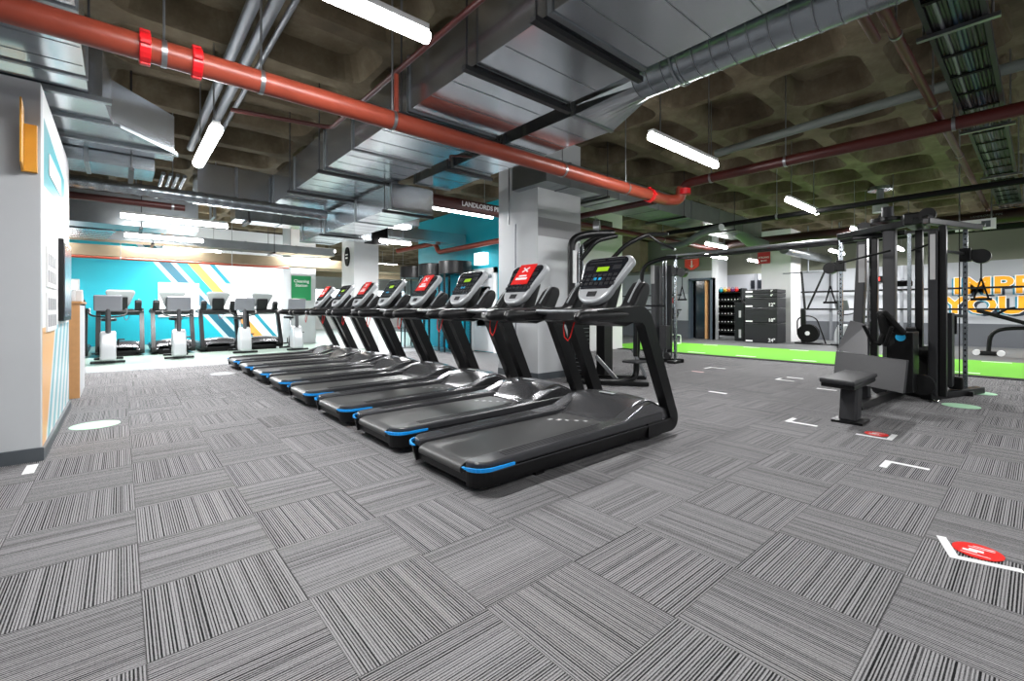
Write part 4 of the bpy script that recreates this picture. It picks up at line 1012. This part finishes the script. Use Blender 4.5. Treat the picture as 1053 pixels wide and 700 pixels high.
pipe('landlord_pipe', 'dark red pipe with white lettering beyond the side duct', [(3.7,6.8,3.02),(9.2,6.8,3.02)], .11, 'darkred')
MB().mesh(text_mesh('LANDLORDS PIPE', .12, .002, .003)).xform(facing((5.05,6.685,3.02), '-y')).build('lettering', 'letter', bpy.data.objects['landlord_pipe'])
pipe('wall_pipe', 'terracotta pipe dropping along the teal wall', [(6.5,13.0,2.95),(7.0,11.6,3.08),(7.0,11.4,2.80),(7.0,8.4,2.82)], .07, 'redpipe', .12)
pipe('red_feed_pipe', 'dark red pipe passing below the right cross duct', [(6.3,3.9,2.83),(6.3,6.3,2.83),(6.9,6.9,2.86)], .05, 'darkred')
pipe('rear_red_pipe', 'dark red pipe over the lat pulldown machine', [(6.5,6.3,2.92),(13.5,6.3,2.92)], .07, 'darkred', hg=((7.8,6.3,2.92),(10.5,6.3,2.92)))
for i in range(4):
    pipe('rear_conduit', ['leftmost','second','third','rightmost'][i]+' pale conduit running over the far treadmills', [(.55+i*.1,9.7,3.45),(.55+i*.1,14.6,3.45)], .03, 'galvs')
rp = empty('valve_cluster', (14.5,7.0,2.75), 'cluster of red sprinkler valves near the recess lights', 'valves')
for i in range(3): MB().tube([(14.4+i*.2,6.1,3.0+.05*i),(14.4+i*.2,6.95,3.0+.05*i)], .045, 10).build('valve_pipe', 'redpipe', rp, smooth=True)
MB().sphere((14.5,6.75,3.08),.10).build('valve', 'clamp', rp, smooth=True); MB().sphere((14.6,6.35,3.05),.08).build('valve', 'clamp', rp, smooth=True)
rm = MB(); rods(rm, ((14.4,6.2),(14.8,6.9)), 3.0); rm.build('hanger', 'steel', rp)

# detector domes
sd_ = empty('smoke_detector', (5.2,3.6,3.4), 'small white smoke detector under the slab near the round duct', 'detector')
MB().cyl((5.2,3.55,3.93),(5.2,3.55,4.0),.07,18).cyl((5.2,3.55,3.88),(5.2,3.55,3.93),.045,16).build('body', 'white', sd_, smooth=True); sd_.location = (5.2,3.55,3.88)
for ch in sd_.children: ch.location = Vector((5.2,3.6,3.4))-Vector(sd_.location)

# ------------------------------------------------------------------ lights
def batten(x0, x1, y0, y1, z, lab, P_=1, R_=.042):
    ax = abs(x1-x0) > abs(y1-y0)
    r = empty('batten_light', ((x0+x1)/2,(y0+y1)/2,z), lab, 'ceiling light', 'batten lights')
    if ax:
        MB().box(x0+.01,x1-.01,y0-.035,y0+.035,z+.07,z+.11).build('housing', 'white', r)
        MB().tube([(x0,y0,z+.03),(x0+.02,y0,z+.03),(x1-.02,y0,z+.03),(x1,y0,z+.03)], [.04,R_,R_,.04], 14).build('diffuser', 'light', r, smooth=True)
        m = MB(); rods(m, ((x0+.2,y0),(x1-.2,y0)), z+.09); m.build('hanger', 'steel', r)
        size = (x1-x0, .1); rot = (0,0,0)
    else:
        MB().box(x0-.035,x0+.035,y0+.01,y1-.01,z+.07,z+.11).build('housing', 'white', r)
        MB().tube([(x0,y0,z+.03),(x0,y0+.02,z+.03),(x0,y1-.02,z+.03),(x0,y1,z+.03)], [.04,R_,R_,.04], 14).build('diffuser', 'light', r, smooth=True)
        m = MB(); rods(m, ((x0,y0+.2),(x0,y1-.2)), z+.09); m.build('hanger', 'steel', r)
        size = (y1-y0, .1); rot = (0,0,PI/2)
    L = bpy.data.lights.new('batten_lamp', 'AREA'); L.shape = 'RECTANGLE'; L.size, L.size_y = size; L.energy = 62*P_; L.spread = PI
    lo = bpy.data.objects.new('batten_lamp', L); C.objects.link(lo); lo.parent = r
    lo.location = (0,0,-.03); lo.rotation_euler = rot
    return r
W = 1
batten(.07,1.62,2.78,2.78,3.0,'nearest batten light, cut by the top edge beside the main duct',1.2)
batten(4.38,5.92,2.78,2.78,3.0,'bright batten light just right of the round spiral duct end')
batten(8.7,10.3,2.85,2.85,3.0,'batten light above the multi gym crossover, third in the near line')
batten(12.95,14.4,2.88,2.88,3.0,'paired batten light seen over the multi gym towers')
batten(17.4,18.9,2.88,2.88,3.0,'distant batten light between the multi gym towers')
batten(4.2,5.75,7.3,7.3,3.0,'batten light left of the square column',1.5)
batten(.76,.76,5.6,7.1,3.0,'short steep batten light under the three conduits',1.5,.062)
batten(.0,1.6,10.45,10.45,2.75,'batten light over the upright bikes, front of two',2)
batten(.05,1.65,15.05,15.05,3.0,'batten light over the far treadmills against the back beam',2)
batten(.07,1.5,13.1,13.1,2.75,'batten light over the upright bikes, rear of two',2)
batten(3.75,5.3,14.3+.7,14.3+.7,3.0,'far batten light left of the middle white column',2)
batten(4.7,5.5,10.3,10.3,2.75,'batten light beside the grille over the treadmill row',2)
batten(12.1,13.4,5.2+.75,5.2+.75,2.9,'batten light in front of the red valve cluster')
batten(14.6,16.1,6.6+.6,6.6+.6,2.9,'batten light close to the grey recess')
batten(8.9,10.4,12.6,12.6,3.0,'batten light seen in the gap right of the middle column',1.4)
batten(11.5,13.0,15.8,15.8,3.0,'far batten light seen between middle column and teal wall',1.4)
batten(18.2,19.4,7.3,7.3,3.0,'batten light inside the recess over the dumbbell rack')
batten(8.8,10.3,-1.6,-1.6,3.0,'added fill batten, unseen, out of view at the right')  # unseen lamp added for fill on the right side
batten(-.2,1.4,-2.2,-2.2,3.0,'added fill batten, unseen behind the camera, left one',1.5)  # added lamp behind the camera, lights the near floor
batten(3.8,5.4,-2.2,-2.2,3.0,'added fill batten, unseen behind the camera, right one',1)  # second added lamp behind the camera, also for the near floor
batten(17.2,18.7,-1.4,-1.4,3.0,'added unseen batten beyond the frame, brightening the mural wall',2.4)  # strong unseen lamp added to brighten the lettered wall
batten(17.2,18.7,5.0-.6,5.0-.6,3.0,'added batten near the suspension bar, brightening the right wall',1.8)  # extra lamp added for more light on the right wall
batten(13,14.5,-1.4,-1.4,3.0,'added unseen batten beyond the frame on the weight bench side',1.3)  # unseen lamp added to help light the right wall
batten(7.6,9.1,18.2,18.2,3.0,'distant batten light in the gap right of the middle column',2)
batten(9.6,11.1,21.2,21.2,3.0,'deeper batten light near the far end windows',2)
batten(1.0,2.5,17.6,17.6,3.0,'added batten brightening the striped mural wall',2)  # extra lamp added to lift the striped back wall
batten(-2.6,-1.1,15,15,3.0,'added batten brightening the far left teal wall',2)  # extra lamp added to lift the far left end of the back wall
batten(4.6,6.1,17.9,17.9,3.0,'added batten brightening the right part of the back wall',2)  # extra lamp added so the back wall reads brighter

# grille above middle column
gr = empty('air_grille', (4.6,10.3,2.78), 'black slatted air grille on a duct stub beside the middle column', 'grille')
MB().box(3.5,4.36,10.0,10.4,2.72,3.05).build('duct_stub', 'galvs', gr)
m = MB().box(4.36,4.40,9.98,10.42,2.70,3.1).box(4.36,4.92,10.40,10.42,2.70,3.1)
for i in range(8): m.bar((4.38,10.38,2.73+i*.045),(4.92,10.38,2.75+i*.045),.05,.015)
m.box(4.90,4.92,10.33,10.42,2.70,3.12).build('slats', 'rubber', gr)

# ------------------------------------------------------------------ world, camera, view
w = bpy.data.worlds.new('world'); S.world = w; w.use_nodes = True
bgd = w.node_tree.nodes['Background']; bgd.inputs[0].default_value = (.86,.93,1,1); bgd.inputs[1].default_value = .36
cam = bpy.data.cameras.new('camera'); co = bpy.data.objects.new('camera', cam); C.objects.link(co)
th = math.atan((526.5-124)/468)
co.location = (0,0,1.145); co.rotation_euler = (PI/2,0,-th)
cam.sensor_width = 36; cam.lens = 36*468/1053; cam.shift_y = -(350-318)/1053; cam.clip_start = .05; cam.clip_end = 200
S.camera = co
S.view_settings.view_transform = 'Standard'; S.view_settings.look = 'None'; S.view_settings.gamma = 1; S.view_settings.use_curve_mapping = False
S.view_settings.exposure = .42
